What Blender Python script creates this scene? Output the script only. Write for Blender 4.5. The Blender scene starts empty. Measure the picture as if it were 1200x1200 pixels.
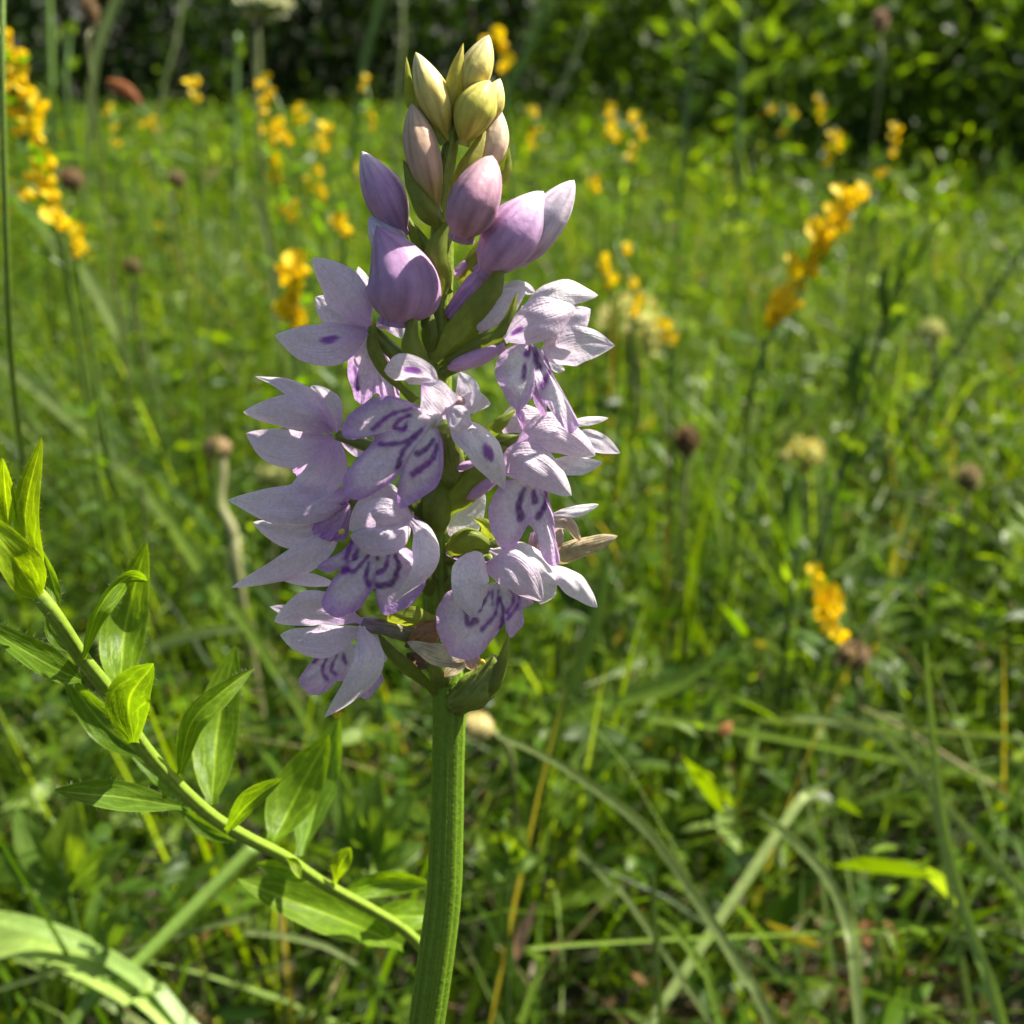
import bpy, math, random
import numpy as np
from mathutils import Vector

random.seed(7)
rng = np.random.default_rng(11)
sc = bpy.context.scene
COL = sc.collection

# ------------------------------------------------------------------ camera
FPX = 1287.0                       # focal length in photograph pixels (1200 px frame)
PITCH = math.radians(22.0)
CAM = np.array([0.0, 0.0, 0.36])
FW = np.array([0.0, math.cos(PITCH), -math.sin(PITCH)])
UP = np.array([0.0, math.sin(PITCH), math.cos(PITCH)])
RT = np.array([1.0, 0.0, 0.0])
D0 = 0.1287                        # distance to the orchid: 1 px = 0.1 mm there
cam = bpy.data.cameras.new('camera')
cam.sensor_width = 36.0
cam.lens = 36.0 * FPX / 1200.0
cam.clip_start = 0.005
cam.clip_end = 300.0
cam.dof.use_dof = True
cam.dof.focus_distance = D0 - 0.003
cam.dof.aperture_fstop = 25.0
cam_o = bpy.data.objects.new('camera', cam)
cam_o.location = CAM.tolist()
cam_o.rotation_euler = (math.radians(90.0) - PITCH, 0, 0)
COL.objects.link(cam_o)
sc.camera = cam_o

# ------------------------------------------------------------------ sky, sun, exposure
SUN_EL, SUN_AZ = math.radians(52.0), math.radians(58.0)      # azimuth from +Y (away) towards +X (right)
world = bpy.data.worlds.new('World')
sc.world = world
world.use_nodes = True
wn = world.node_tree
wn.nodes.clear()
sky = wn.nodes.new('ShaderNodeTexSky')
sky.sky_type = 'NISHITA'
sky.sun_disc = False
sky.sun_elevation = SUN_EL
sky.sun_rotation = SUN_AZ
sky.air_density = 1.0
sky.dust_density = 3.0
sky.ozone_density = 0.6
bg = wn.nodes.new('ShaderNodeBackground')
bg.inputs['Strength'].default_value = 0.055
wo = wn.nodes.new('ShaderNodeOutputWorld')
wn.links.new(sky.outputs[0], bg.inputs[0])
wn.links.new(bg.outputs[0], wo.inputs[0])
sun = bpy.data.lights.new('sun', 'SUN')
sun.energy = 5.0
sun.angle = math.radians(0.53)
sun.color = (1.0, 0.94, 0.83)
sun_o = bpy.data.objects.new('sun', sun)
sd = Vector((math.sin(SUN_AZ) * math.cos(SUN_EL), math.cos(SUN_AZ) * math.cos(SUN_EL), math.sin(SUN_EL)))
sun_o.rotation_euler = sd.to_track_quat('Z', 'Y').to_euler()
sun_o.location = (2, 2, 4)
COL.objects.link(sun_o)
sc.view_settings.view_transform = 'Standard'
sc.view_settings.look = 'None'
sc.view_settings.gamma = 1.0
sc.view_settings.exposure = 1.36
sc.render.engine = 'CYCLES'
sc.cycles.use_denoising = True
sc.cycles.use_adaptive_sampling = True
sc.cycles.adaptive_threshold = 0.02
sc.cycles.max_bounces = 5
sc.cycles.diffuse_bounces = 2
sc.cycles.transmission_bounces = 4
sc.cycles.glossy_bounces = 2
sc.cycles.caustics_reflective = False
sc.cycles.caustics_refractive = False
sc.cycles.sample_clamp_indirect = 4.0


# ------------------------------------------------------------------ helpers
def W(x, y, depth):
    """photograph pixel + distance along the view axis -> point in the place"""
    return CAM + depth * (FW + (x - 600.0) / FPX * RT + (600.0 - y) / FPX * UP)


def P2W(p, lean=0.15):
    """orchid drawing space (px, px, px towards the viewer) -> metres"""
    p = np.asarray(p, float)
    x, y, z = p[..., 0], p[..., 1], p[..., 2]
    d = D0 - z * 1e-4 - lean * (600.0 - y) * 1e-4
    return CAM + d[..., None] * (FW + ((x - 600.0) / FPX)[..., None] * RT + ((600.0 - y) / FPX)[..., None] * UP)


def catmull(P, n, closed=False):
    P = np.asarray(P, float)
    if len(P) == 1:
        return np.repeat(P, n, 0)
    if len(P) == 2:
        t = np.linspace(0, 1, n)[:, None]
        return P[0] * (1 - t) + P[1] * t
    Q = np.vstack([2 * P[0] - P[1], P, 2 * P[-1] - P[-2]])
    m = len(P) - 1
    t = np.linspace(0, m - 1e-9, n)
    i = t.astype(int)
    f = (t - i)[:, None]
    a, b, c, d = Q[i], Q[i + 1], Q[i + 2], Q[i + 3]
    return 0.5 * (2 * b + (c - a) * f + (2 * a - 5 * b + 4 * c - d) * f ** 2 + (3 * b - a - 3 * c + d) * f ** 3)


def norm(v):
    return v / np.maximum(np.linalg.norm(v, axis=-1, keepdims=True), 1e-12)


def sstep(a, b, x):
    t = np.clip((x - a) / (b - a), 0, 1)
    return t * t * (3 - 2 * t)


def grid_faces(nu, nv, wrap=False, off=0):
    i = np.arange(nu - 1)[:, None]
    j = np.arange(nv if wrap else nv - 1)[None, :]
    a = i * nv + j
    b = i * nv + (j + 1) % nv
    return np.stack([a, b, b + nv, a + nv], -1).reshape(-1, 4) + off


def make_mesh(name, V, F, mat, col=None, uv=None):
    me = bpy.data.meshes.new(name)
    V = np.asarray(V, np.float32)
    F = np.asarray(F, np.int32)
    k = F.shape[1]
    me.vertices.add(len(V))
    me.vertices.foreach_set('co', V.ravel())
    me.loops.add(F.size)
    me.loops.foreach_set('vertex_index', F.ravel())
    me.polygons.add(len(F))
    me.polygons.foreach_set('loop_start', np.arange(0, F.size, k, dtype=np.int32))
    me.polygons.foreach_set('use_smooth', np.ones(len(F), bool))
    if col is not None:
        c = np.ones((len(V), 4), np.float32)
        c[:, :3] = col
        at = me.color_attributes.new('Col', 'FLOAT_COLOR', 'POINT')
        at.data.foreach_set('color', c.ravel())
    if uv is not None:
        at = me.attributes.new('puv', 'FLOAT2', 'POINT')
        at.data.foreach_set('vector', np.asarray(uv, np.float32).ravel())
    me.update(calc_edges=True)
    me.validate()
    me.materials.append(mat)
    return me


def link(name, me, parent=None, loc=None):
    o = bpy.data.objects.new(name, me)
    COL.objects.link(o)
    if parent is not None:
        o.parent = parent
    if loc is not None:
        o.location = loc
    return o


def tag(o, label, cat, group=None):
    o['label'] = label
    o['category'] = cat
    if group:
        o['group'] = group
    return o


def thing(name, label, cat, loc, group=None):
    o = bpy.data.objects.new(name, None)
    o.empty_display_size = 0.02
    o.location = [float(v) for v in loc]
    COL.objects.link(o)
    return tag(o, label, cat, group)


def thicken(o, t):
    return o          # tissue of about 0.1 mm: kept as one sheet so that light passes it once


def tube_mesh(name, P, R, mat, ring=10, col=None, ridge=None, base=(0, 0, 0), colf=None, cap=True):
    """tapered tube along world points P with radii R; ridge(theta, s) scales the radius"""
    P = np.asarray(P, float)
    R = np.asarray(R, float)
    n = len(P)
    T = norm(np.gradient(P, axis=0))
    ref = np.array([1.0, 0.13, 0.07])
    if abs(T[0] @ norm(ref)) > 0.9:
        ref = np.array([0.1, 0.2, 1.0])
    A = np.zeros_like(P)
    a = norm(ref - T[0] * (ref @ T[0]))
    for i in range(n):
        a = norm(a - T[i] * (a @ T[i]))
        A[i] = a
    B = np.cross(T, A)
    th = np.linspace(0, 2 * math.pi, ring, endpoint=False)
    s = np.linspace(0, 1, n)
    rr = R[:, None] * np.ones(ring)[None]
    if ridge is not None:
        rr = rr * ridge(th[None, :], s[:, None])
    V = P[:, None] + rr[..., None] * (np.cos(th)[None, :, None] * A[:, None] + np.sin(th)[None, :, None] * B[:, None])
    V = V.reshape(-1, 3)
    F = grid_faces(n, ring, True)
    uv = np.stack(np.broadcast_arrays(s[:, None], th[None] / (2 * math.pi)), -1).reshape(-1, 2)
    if cap:
        V = np.vstack([V, P[-1] + T[-1] * R[-1] * 0.5, P[0]])
        k = n * ring
        j = np.arange(ring)
        j2 = (j + 1) % ring
        tip = np.stack([(n - 1) * ring + j, (n - 1) * ring + j2, np.full(ring, k), np.full(ring, k)], -1)
        bot = np.stack([j2, j, np.full(ring, k + 1), np.full(ring, k + 1)], -1)
        # quads with a doubled corner are not allowed: close with short triangles stored as extra ring quads
        F = np.vstack([F])
        uv = np.vstack([uv, [[1, 0], [0, 0]]])
        tri = np.vstack([tip[:, :3], bot[:, :3]])
    else:
        tri = None
    c = None
    if colf is not None:
        c = np.asarray(colf(uv[:, 0], uv[:, 1]))
    elif col is not None:
        c = np.tile(np.asarray(col, float), (len(V), 1))
    V = V - np.asarray(base)
    if tri is None:
        return make_mesh(name, V, F, mat, c, uv)
    allF = np.vstack([F[:, [0, 1, 2]], F[:, [0, 2, 3]], tri])
    return make_mesh(name, V, allF, mat, c, uv)


# ------------------------------------------------------------------ materials
def new_mat(name):
    m = bpy.data.materials.new(name)
    m.use_nodes = True
    m.node_tree.nodes.clear()
    return m, m.node_tree.nodes, m.node_tree.links


def sheet_mat(name, trans=0.4, rough=0.45, spec=0.35, tcol=(1.1, 1.1, 0.8), noise_scale=900.0, noise_amt=0.12,
              bump=0.15, vein=None, vein_amt=0.0, sheen=0.0, vein_dark=(0.8, 0.8, 0.8), plain=False):
    """thin living tissue: reflects, lets light through, colour from the pigment attribute"""
    m, N, L = new_mat(name)
    out = N.new('ShaderNodeOutputMaterial')
    at = N.new('ShaderNodeAttribute'); at.attribute_name = 'Col'
    if plain:             # far or tiny foliage: colour varies leaf by leaf, not within a leaf
        pb = N.new('ShaderNodeBsdfPrincipled')
        pb.inputs['Roughness'].default_value = rough
        pb.inputs['Specular IOR Level'].default_value = spec
        tr = N.new('ShaderNodeBsdfTranslucent')
        tm = N.new('ShaderNodeVectorMath'); tm.operation = 'MULTIPLY'; tm.inputs[1].default_value = tcol
        L.new(at.outputs['Color'], pb.inputs['Base Color']); L.new(at.outputs['Color'], tm.inputs[0]); L.new(tm.outputs[0], tr.inputs['Color'])
        mix = N.new('ShaderNodeMixShader'); mix.inputs[0].default_value = trans
        L.new(pb.outputs[0], mix.inputs[1]); L.new(tr.outputs[0], mix.inputs[2])
        L.new(mix.outputs[0], out.inputs['Surface'])
        return m
    tc = N.new('ShaderNodeTexCoord')
    nz = N.new('ShaderNodeTexNoise'); nz.inputs['Scale'].default_value = noise_scale; nz.inputs['Detail'].default_value = 4
    L.new(tc.outputs['Object'], nz.inputs['Vector'])
    mr = N.new('ShaderNodeMapRange')
    mr.inputs['From Min'].default_value = 0.3; mr.inputs['From Max'].default_value = 0.7
    mr.inputs['To Min'].default_value = 1 - noise_amt; mr.inputs['To Max'].default_value = 1 + noise_amt
    L.new(nz.outputs['Fac'], mr.inputs['Value'])
    mul = N.new('ShaderNodeVectorMath'); mul.operation = 'SCALE'
    L.new(at.outputs['Color'], mul.inputs[0]); L.new(mr.outputs[0], mul.inputs['Scale'])
    colour = mul.outputs[0]
    height = nz.outputs['Fac']
    if vein is not None:
        uv = N.new('ShaderNodeAttribute'); uv.attribute_name = 'puv'
        mp = N.new('ShaderNodeMapping'); mp.inputs['Scale'].default_value = (vein[0], vein[1], 1)
        L.new(uv.outputs['Vector'], mp.inputs['Vector'])
        vn = N.new('ShaderNodeTexNoise'); vn.inputs['Scale'].default_value = 1.0; vn.inputs['Detail'].default_value = 3
        L.new(mp.outputs[0], vn.inputs['Vector'])
        rp = N.new('ShaderNodeMapRange')
        rp.inputs['From Min'].default_value = 0.52; rp.inputs['From Max'].default_value = 0.68
        rp.inputs['To Min'].default_value = 0.0; rp.inputs['To Max'].default_value = vein_amt
        L.new(vn.outputs['Fac'], rp.inputs['Value'])
        mx = N.new('ShaderNodeMix'); mx.data_type = 'RGBA'; mx.blend_type = 'MULTIPLY'
        L.new(rp.outputs[0], mx.inputs['Factor'])
        L.new(colour, mx.inputs['A']); mx.inputs['B'].default_value = (*vein_dark, 1)
        colour = mx.outputs['Result']
        ad = N.new('ShaderNodeMath'); ad.operation = 'MULTIPLY_ADD'
        L.new(vn.outputs['Fac'], ad.inputs[0]); ad.inputs[1].default_value = 1.2
        L.new(nz.outputs['Fac'], ad.inputs[2])
        height = ad.outputs[0]
    bp = N.new('ShaderNodeBump'); bp.inputs['Strength'].default_value = bump; bp.inputs['Distance'].default_value = 0.0004
    L.new(height, bp.inputs['Height'])
    pb = N.new('ShaderNodeBsdfPrincipled')
    pb.inputs['Roughness'].default_value = rough
    pb.inputs['Specular IOR Level'].default_value = spec
    if sheen:
        pb.inputs['Sheen Weight'].default_value = sheen
        pb.inputs['Sheen Roughness'].default_value = 0.4
    L.new(colour, pb.inputs['Base Color']); L.new(bp.outputs[0], pb.inputs['Normal'])
    tr = N.new('ShaderNodeBsdfTranslucent')
    tm = N.new('ShaderNodeVectorMath'); tm.operation = 'MULTIPLY'; tm.inputs[1].default_value = tcol
    L.new(colour, tm.inputs[0]); L.new(tm.outputs[0], tr.inputs['Color']); L.new(bp.outputs[0], tr.inputs['Normal'])
    mix = N.new('ShaderNodeMixShader'); mix.inputs[0].default_value = trans
    L.new(pb.outputs[0], mix.inputs[1]); L.new(tr.outputs[0], mix.inputs[2])
    L.new(mix.outputs[0], out.inputs['Surface'])
    return m


def solid_mat(name, rough=0.5, spec=0.3, sss=0.3, radius=(0.0012, 0.0009, 0.0006), noise_scale=700.0, noise_amt=0.15,
              bump=0.2, vein=None, vein_amt=0.3):
    """fleshy closed body (bud, stem, seed head) with a little light bleeding through"""
    m, N, L = new_mat(name)
    out = N.new('ShaderNodeOutputMaterial')
    at = N.new('ShaderNodeAttribute'); at.attribute_name = 'Col'
    tc = N.new('ShaderNodeTexCoord')
    nz = N.new('ShaderNodeTexNoise'); nz.inputs['Scale'].default_value = noise_scale; nz.inputs['Detail'].default_value = 4
    L.new(tc.outputs['Object'], nz.inputs['Vector'])
    mr = N.new('ShaderNodeMapRange')
    mr.inputs['From Min'].default_value = 0.3; mr.inputs['From Max'].default_value = 0.7
    mr.inputs['To Min'].default_value = 1 - noise_amt; mr.inputs['To Max'].default_value = 1 + noise_amt
    L.new(nz.outputs['Fac'], mr.inputs['Value'])
    mul = N.new('ShaderNodeVectorMath'); mul.operation = 'SCALE'
    L.new(at.outputs['Color'], mul.inputs[0]); L.new(mr.outputs[0], mul.inputs['Scale'])
    colour = mul.outputs[0]
    height = nz.outputs['Fac']
    if vein is not None:
        uv = N.new('ShaderNodeAttribute'); uv.attribute_name = 'puv'
        mp = N.new('ShaderNodeMapping'); mp.inputs['Scale'].default_value = (vein[0], vein[1], 1)
        L.new(uv.outputs['Vector'], mp.inputs['Vector'])
        vn = N.new('ShaderNodeTexNoise'); vn.inputs['Scale'].default_value = 1.0; vn.inputs['Detail'].default_value = 2
        L.new(mp.outputs[0], vn.inputs['Vector'])
        rp = N.new('ShaderNodeMapRange')
        rp.inputs['From Min'].default_value = 0.42; rp.inputs['From Max'].default_value = 0.62
        rp.inputs['To Min'].default_value = 1.0; rp.inputs['To Max'].default_value = 1.0 - vein_amt
        L.new(vn.outputs['Fac'], rp.inputs['Value'])
        m2 = N.new('ShaderNodeVectorMath'); m2.operation = 'SCALE'
        L.new(colour, m2.inputs[0]); L.new(rp.outputs[0], m2.inputs['Scale'])
        colour = m2.outputs[0]
    bp = N.new('ShaderNodeBump'); bp.inputs['Strength'].default_value = bump; bp.inputs['Distance'].default_value = 0.0003
    L.new(height, bp.inputs['Height'])
    pb = N.new('ShaderNodeBsdfPrincipled')
    pb.inputs['Roughness'].default_value = rough
    pb.inputs['Specular IOR Level'].default_value = spec
    pb.inputs['Subsurface Weight'].default_value = sss
    pb.inputs['Subsurface Radius'].default_value = radius
    pb.inputs['Subsurface Scale'].default_value = 1.0
    L.new(colour, pb.inputs['Base Color']); L.new(bp.outputs[0], pb.inputs['Normal'])
    L.new(pb.outputs[0], out.inputs['Surface'])
    return m


M_PETAL = sheet_mat('orchid_petal', trans=0.40, rough=0.4, spec=0.35, tcol=(1.0, 0.93, 1.04), noise_scale=2600, noise_amt=0.09,
                    bump=0.45, vein=(1.5, 11.0), vein_amt=0.55, sheen=0.0, vein_dark=(0.78, 0.66, 0.86))
M_LIP = sheet_mat('orchid_lip', trans=0.42, rough=0.5, spec=0.25, tcol=(1.0, 0.9, 1.06), noise_scale=2400, noise_amt=0.13, bump=0.45, vein=(2.0, 40.0), vein_amt=0.3, vein_dark=(0.8, 0.66, 0.9))
M_DRY = sheet_mat('withered_petal', trans=0.4, rough=0.7, spec=0.15, tcol=(1.1, 1.0, 0.8), noise_scale=900, noise_amt=0.25,
                  bump=0.6, vein=(2.0, 7.0), vein_amt=0.8, vein_dark=(0.6, 0.45, 0.35))
M_BUD = solid_mat('orchid_bud', rough=0.5, spec=0.22, sss=0.45, radius=(0.0012, 0.0008, 0.0009), noise_scale=900, noise_amt=0.08,
                  vein=(1.2, 12.0), vein_amt=0.34, bump=0.35)
M_BRACT = sheet_mat('orchid_bract', trans=0.42, rough=0.42, spec=0.3, tcol=(1.3, 1.25, 0.5), noise_scale=1100, noise_amt=0.12,
                    bump=0.25, vein=(1.2, 8.0), vein_amt=0.5, vein_dark=(0.62, 0.7, 0.5))
M_STEM = solid_mat('orchid_stem', rough=0.45, spec=0.3, sss=0.0, radius=(0.0012, 0.0016, 0.0003), noise_scale=1600, noise_amt=0.14,
                   bump=0.35, vein=(3.0, 22.0), vein_amt=0.35)
M_LEAF = sheet_mat('broad_leaf', trans=0.55, rough=0.42, spec=0.25, tcol=(1.5, 1.45, 0.25), noise_scale=700, noise_amt=0.14,
                   bump=0.35, vein=(7.0, 5.0), vein_amt=0.45, vein_dark=(0.7, 0.78, 0.6))
M_GRASS = sheet_mat('meadow_blade', trans=0.55, rough=0.40, spec=0.16, tcol=(1.6, 1.5, 0.12), plain=True)
M_HERB = sheet_mat('herb_leaf', trans=0.55, rough=0.38, spec=0.18, tcol=(1.6, 1.5, 0.12), plain=True)
M_BLADE = sheet_mat('grass_blade', trans=0.4, rough=0.36, spec=0.45, tcol=(1.15, 1.2, 0.4), noise_scale=400, noise_amt=0.15,
                    bump=0.3, vein=(1.0, 9.0), vein_amt=0.7, vein_dark=(0.55, 0.68, 0.5))
M_YELLOW = sheet_mat('yellow_petal', trans=0.4, rough=0.55, spec=0.2, tcol=(1.1, 1.0, 0.6), plain=True)
M_HEDGE = sheet_mat('hedge_leaf', trans=0.45, rough=0.5, spec=0.12, tcol=(1.5, 1.5, 0.2), plain=True)
M_GSTEM = solid_mat('herb_stem', rough=0.45, spec=0.3, sss=0.0, radius=(0.0008, 0.001, 0.0002), noise_scale=900, noise_amt=0.15,
                    vein=(2.0, 12.0), vein_amt=0.25, bump=0.25)
M_SEED = solid_mat('seed_head', rough=0.8, spec=0.15, sss=0.0, noise_scale=900, noise_amt=0.35, bump=0.8)
M_WOOD = solid_mat('bark', rough=0.85, spec=0.1, sss=0.0, noise_scale=40, noise_amt=0.4, bump=0.8)


def ground_mat():
    m, N, L = new_mat('meadow_soil')
    out = N.new('ShaderNodeOutputMaterial')
    pb = N.new('ShaderNodeBsdfPrincipled'); pb.inputs['Roughness'].default_value = 0.95
    tc = N.new('ShaderNodeTexCoord')
    a = N.new('ShaderNodeTexNoise'); a.inputs['Scale'].default_value = 35; a.inputs['Detail'].default_value = 8
    b = N.new('ShaderNodeTexNoise'); b.inputs['Scale'].default_value = 260; b.inputs['Detail'].default_value = 5
    L.new(tc.outputs['Object'], a.inputs['Vector']); L.new(tc.outputs['Object'], b.inputs['Vector'])
    cr = N.new('ShaderNodeValToRGB')
    e = cr.color_ramp.elements
    e[0].position = 0.35; e[0].color = (0.02, 0.026, 0.008, 1)
    e[1].position = 0.7; e[1].color = (0.07, 0.055, 0.028, 1)
    L.new(a.outputs['Fac'], cr.inputs[0]); L.new(cr.outputs[0], pb.inputs['Base Color'])
    bp = N.new('ShaderNodeBump'); bp.inputs['Strength'].default_value = 0.9; bp.inputs['Distance'].default_value = 0.004
    L.new(b.outputs['Fac'], bp.inputs['Height']); L.new(bp.outputs[0], pb.inputs['Normal'])
    L.new(pb.outputs[0], out.inputs['Surface'])
    return m


# ------------------------------------------------------------------ ground
def build_ground():
    n = 120
    u = np.linspace(-1, 1, n)
    xs = 60 * np.sign(u) * np.abs(u) ** 3
    X, Y = np.meshgrid(xs, xs, indexing='ij')
    Z = 0.012 * np.sin(X * 5.1 + 1) * np.cos(Y * 4.3) * np.exp(-(X ** 2 + Y ** 2) / 60) - 0.012
    V = np.stack([X, Y, Z], -1).reshape(-1, 3)
    o = link('ground', make_mesh('ground', V, grid_faces(n, n), ground_mat()))
    o['kind'] = 'structure'
    o['label'] = 'dark soil under the meadow plants'


build_ground()

# ------------------------------------------------------------------ meadow mass (grass, ground cover)
GREENS = np.array([[0.052, 0.112, 0.005], [0.085, 0.165, 0.006], [0.034, 0.080, 0.006], [0.105, 0.178, 0.008],
                   [0.055, 0.110, 0.010], [0.125, 0.200, 0.005]])


def pick_colours(n, var=0.22, straw=0.03, pale=0.05):
    c = GREENS[rng.integers(0, len(GREENS), n)] * (1 + var * rng.standard_normal((n, 1)).clip(-1.6, 2.6))
    pl = rng.random(n) < pale
    c[pl] = np.array([0.20, 0.29, 0.07]) * rng.uniform(0.7, 1.4, (pl.sum(), 1))
    s = rng.random(n) < straw
    c[s] = np.array([0.30, 0.26, 0.12]) * rng.uniform(0.6, 1.1, (s.sum(), 1))
    return c.clip(0.01, 0.6)


def wedge(n, y0, y1, power=1.0):
    """positions on the meadow, in and somewhat beyond the view"""
    t = rng.random(n)
    if power == 1.0:      # even per area on a wedge
        y = np.sqrt(y0 ** 2 + t * (y1 ** 2 - y0 ** 2))
    else:                 # denser near the camera
        y = y0 * (y1 / y0) ** (t ** power)
    x = rng.uniform(-1, 1, n) * (0.62 * y + 0.16)
    return x, y


BARE = [(W(1030, 1010, 0.40), 0.055), (W(640, 1090, 0.34), 0.03), (W(800, 1060, 0.36), 0.03), (W(120, 1000, .36), .03)]


def keep_mask(x, y, frac=0.75):
    k = np.ones(len(x), bool)
    for c, r in BARE:
        d = np.hypot(x - c[0], y - c[1])
        k &= ~((d < r) & (rng.random(len(x)) < frac))
    return k


def blades_mesh(name, x, y, L, wd, lean, curve, col, K=5):
    n = len(x)
    az = rng.uniform(0, 2 * math.pi, n)
    fld = 2.2 * np.sin(x * 9 + 1) + 2.0 * np.cos(y * 8 + x * 4) + 1.2 * np.sin(x * 31 + y * 27)     # tufts lean together
    tuft = rng.random(n) < 0.6
    az = np.where(tuft, fld + 0.35 * rng.standard_normal(n), az)
    s = np.linspace(0, 1, K + 1)
    d = np.stack([np.cos(az), np.sin(az), np.zeros(n)], -1)
    hor = L[:, None] * (np.sin(lean)[:, None] * s + curve[:, None] * s ** 2 * 0.8)
    ver = L[:, None] * (np.cos(lean)[:, None] * s - curve[:, None] * s ** 2.6 * 0.75)
    C = np.stack([x, y, np.zeros(n)], -1)[:, None] + hor[..., None] * d[:, None]
    C[..., 2] += np.maximum(ver, 0.004)
    side = np.stack([-np.sin(az), np.cos(az), np.zeros(n)], -1)
    tw = rng.uniform(-0.9, 0.9, n)
    prof = (1 - s ** 2.2) * 0.92 + 0.08 * (s < 1)
    wvec = side[:, None] * np.cos(tw[:, None] * s)[..., None] + np.array([0, 0, 1.0]) * np.sin(tw[:, None] * s)[..., None]
    off = wvec * (0.5 * wd[:, None] * prof)[..., None]
    V = np.stack([C - off, C + off], 2)                # n, K+1, 2, 3
    base = np.arange(n)[:, None] * (K + 1) * 2
    i = np.arange(K)[None] * 2
    a = base + i
    F = np.stack([a, a + 1, a + 3, a + 2], -1).reshape(-1, 4)
    c = np.repeat(col, (K + 1) * 2, 0)
    return make_mesh(name, V.reshape(-1, 3), F, M_GRASS, c)


def leaves_arrays(P, D, Nn, Ln, wd, col, fold=0.25, droop=0.15, far=False):
    """leaf = two folded strips of 3 quads; P base, D direction, Nn up-hint"""
    n = len(P)
    D = norm(D)
    S = norm(np.cross(D, Nn))
    U = np.cross(S, D)
    st = np.array([0, 0.45, 1.0] if far else [0, 0.3, 0.68, 1.0])
    wp = np.array([0.15, 1.0, 0.04] if far else [0.12, 0.92, 0.85, 0.04])
    nr = 3 * len(st)
    rows = []
    for t, w_ in zip(st, wp):
        c = P + D * (Ln * t)[:, None] - U * (Ln * droop * t * t)[:, None]
        e = S * (0.5 * wd * w_)[:, None]
        up = U * (0.5 * wd * w_ * fold)[:, None]
        rows += [c - e + up, c, c + e + up]
    V = np.stack(rows, 1)                               # n,12,3
    base = np.arange(n)[:, None] * nr
    fs = []
    for r in range(len(st) - 1):
        for k in range(2):
            q = r * 3 + k
            fs.append(base + np.array([[q, q + 1, q + 4, q + 3]]))
    F = np.stack(fs, 1).reshape(-1, 4)
    return V.reshape(-1, 3), F, np.repeat(col, nr, 0)


def rand_dirs(n, zlo=-0.2, zhi=0.9):
    a = rng.uniform(0, 2 * math.pi, n)
    z = rng.uniform(zlo, zhi, n)
    r = np.sqrt(np.maximum(1 - z * z, 0.01))
    return np.stack([r * np.cos(a), r * np.sin(a), z], -1)


def canopy(y):
    return 0.07 + 0.10 * sstep(0.12, 0.26, y) + 0.03 * sstep(0.6, 2.5, y)


def patchy(x, y, least=0.3):
    """thin the cover in irregular hollows"""
    f = np.sin(x * 23 + 1.3 * np.sin(y * 17)) + np.sin(y * 19 + 1.7 * np.sin(x * 13 + 2)) + 0.7 * np.sin(x * 47 + y * 39)
    return rng.random(len(x)) < least + (1 - least) * sstep(-1.2, 0.9, f)


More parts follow.
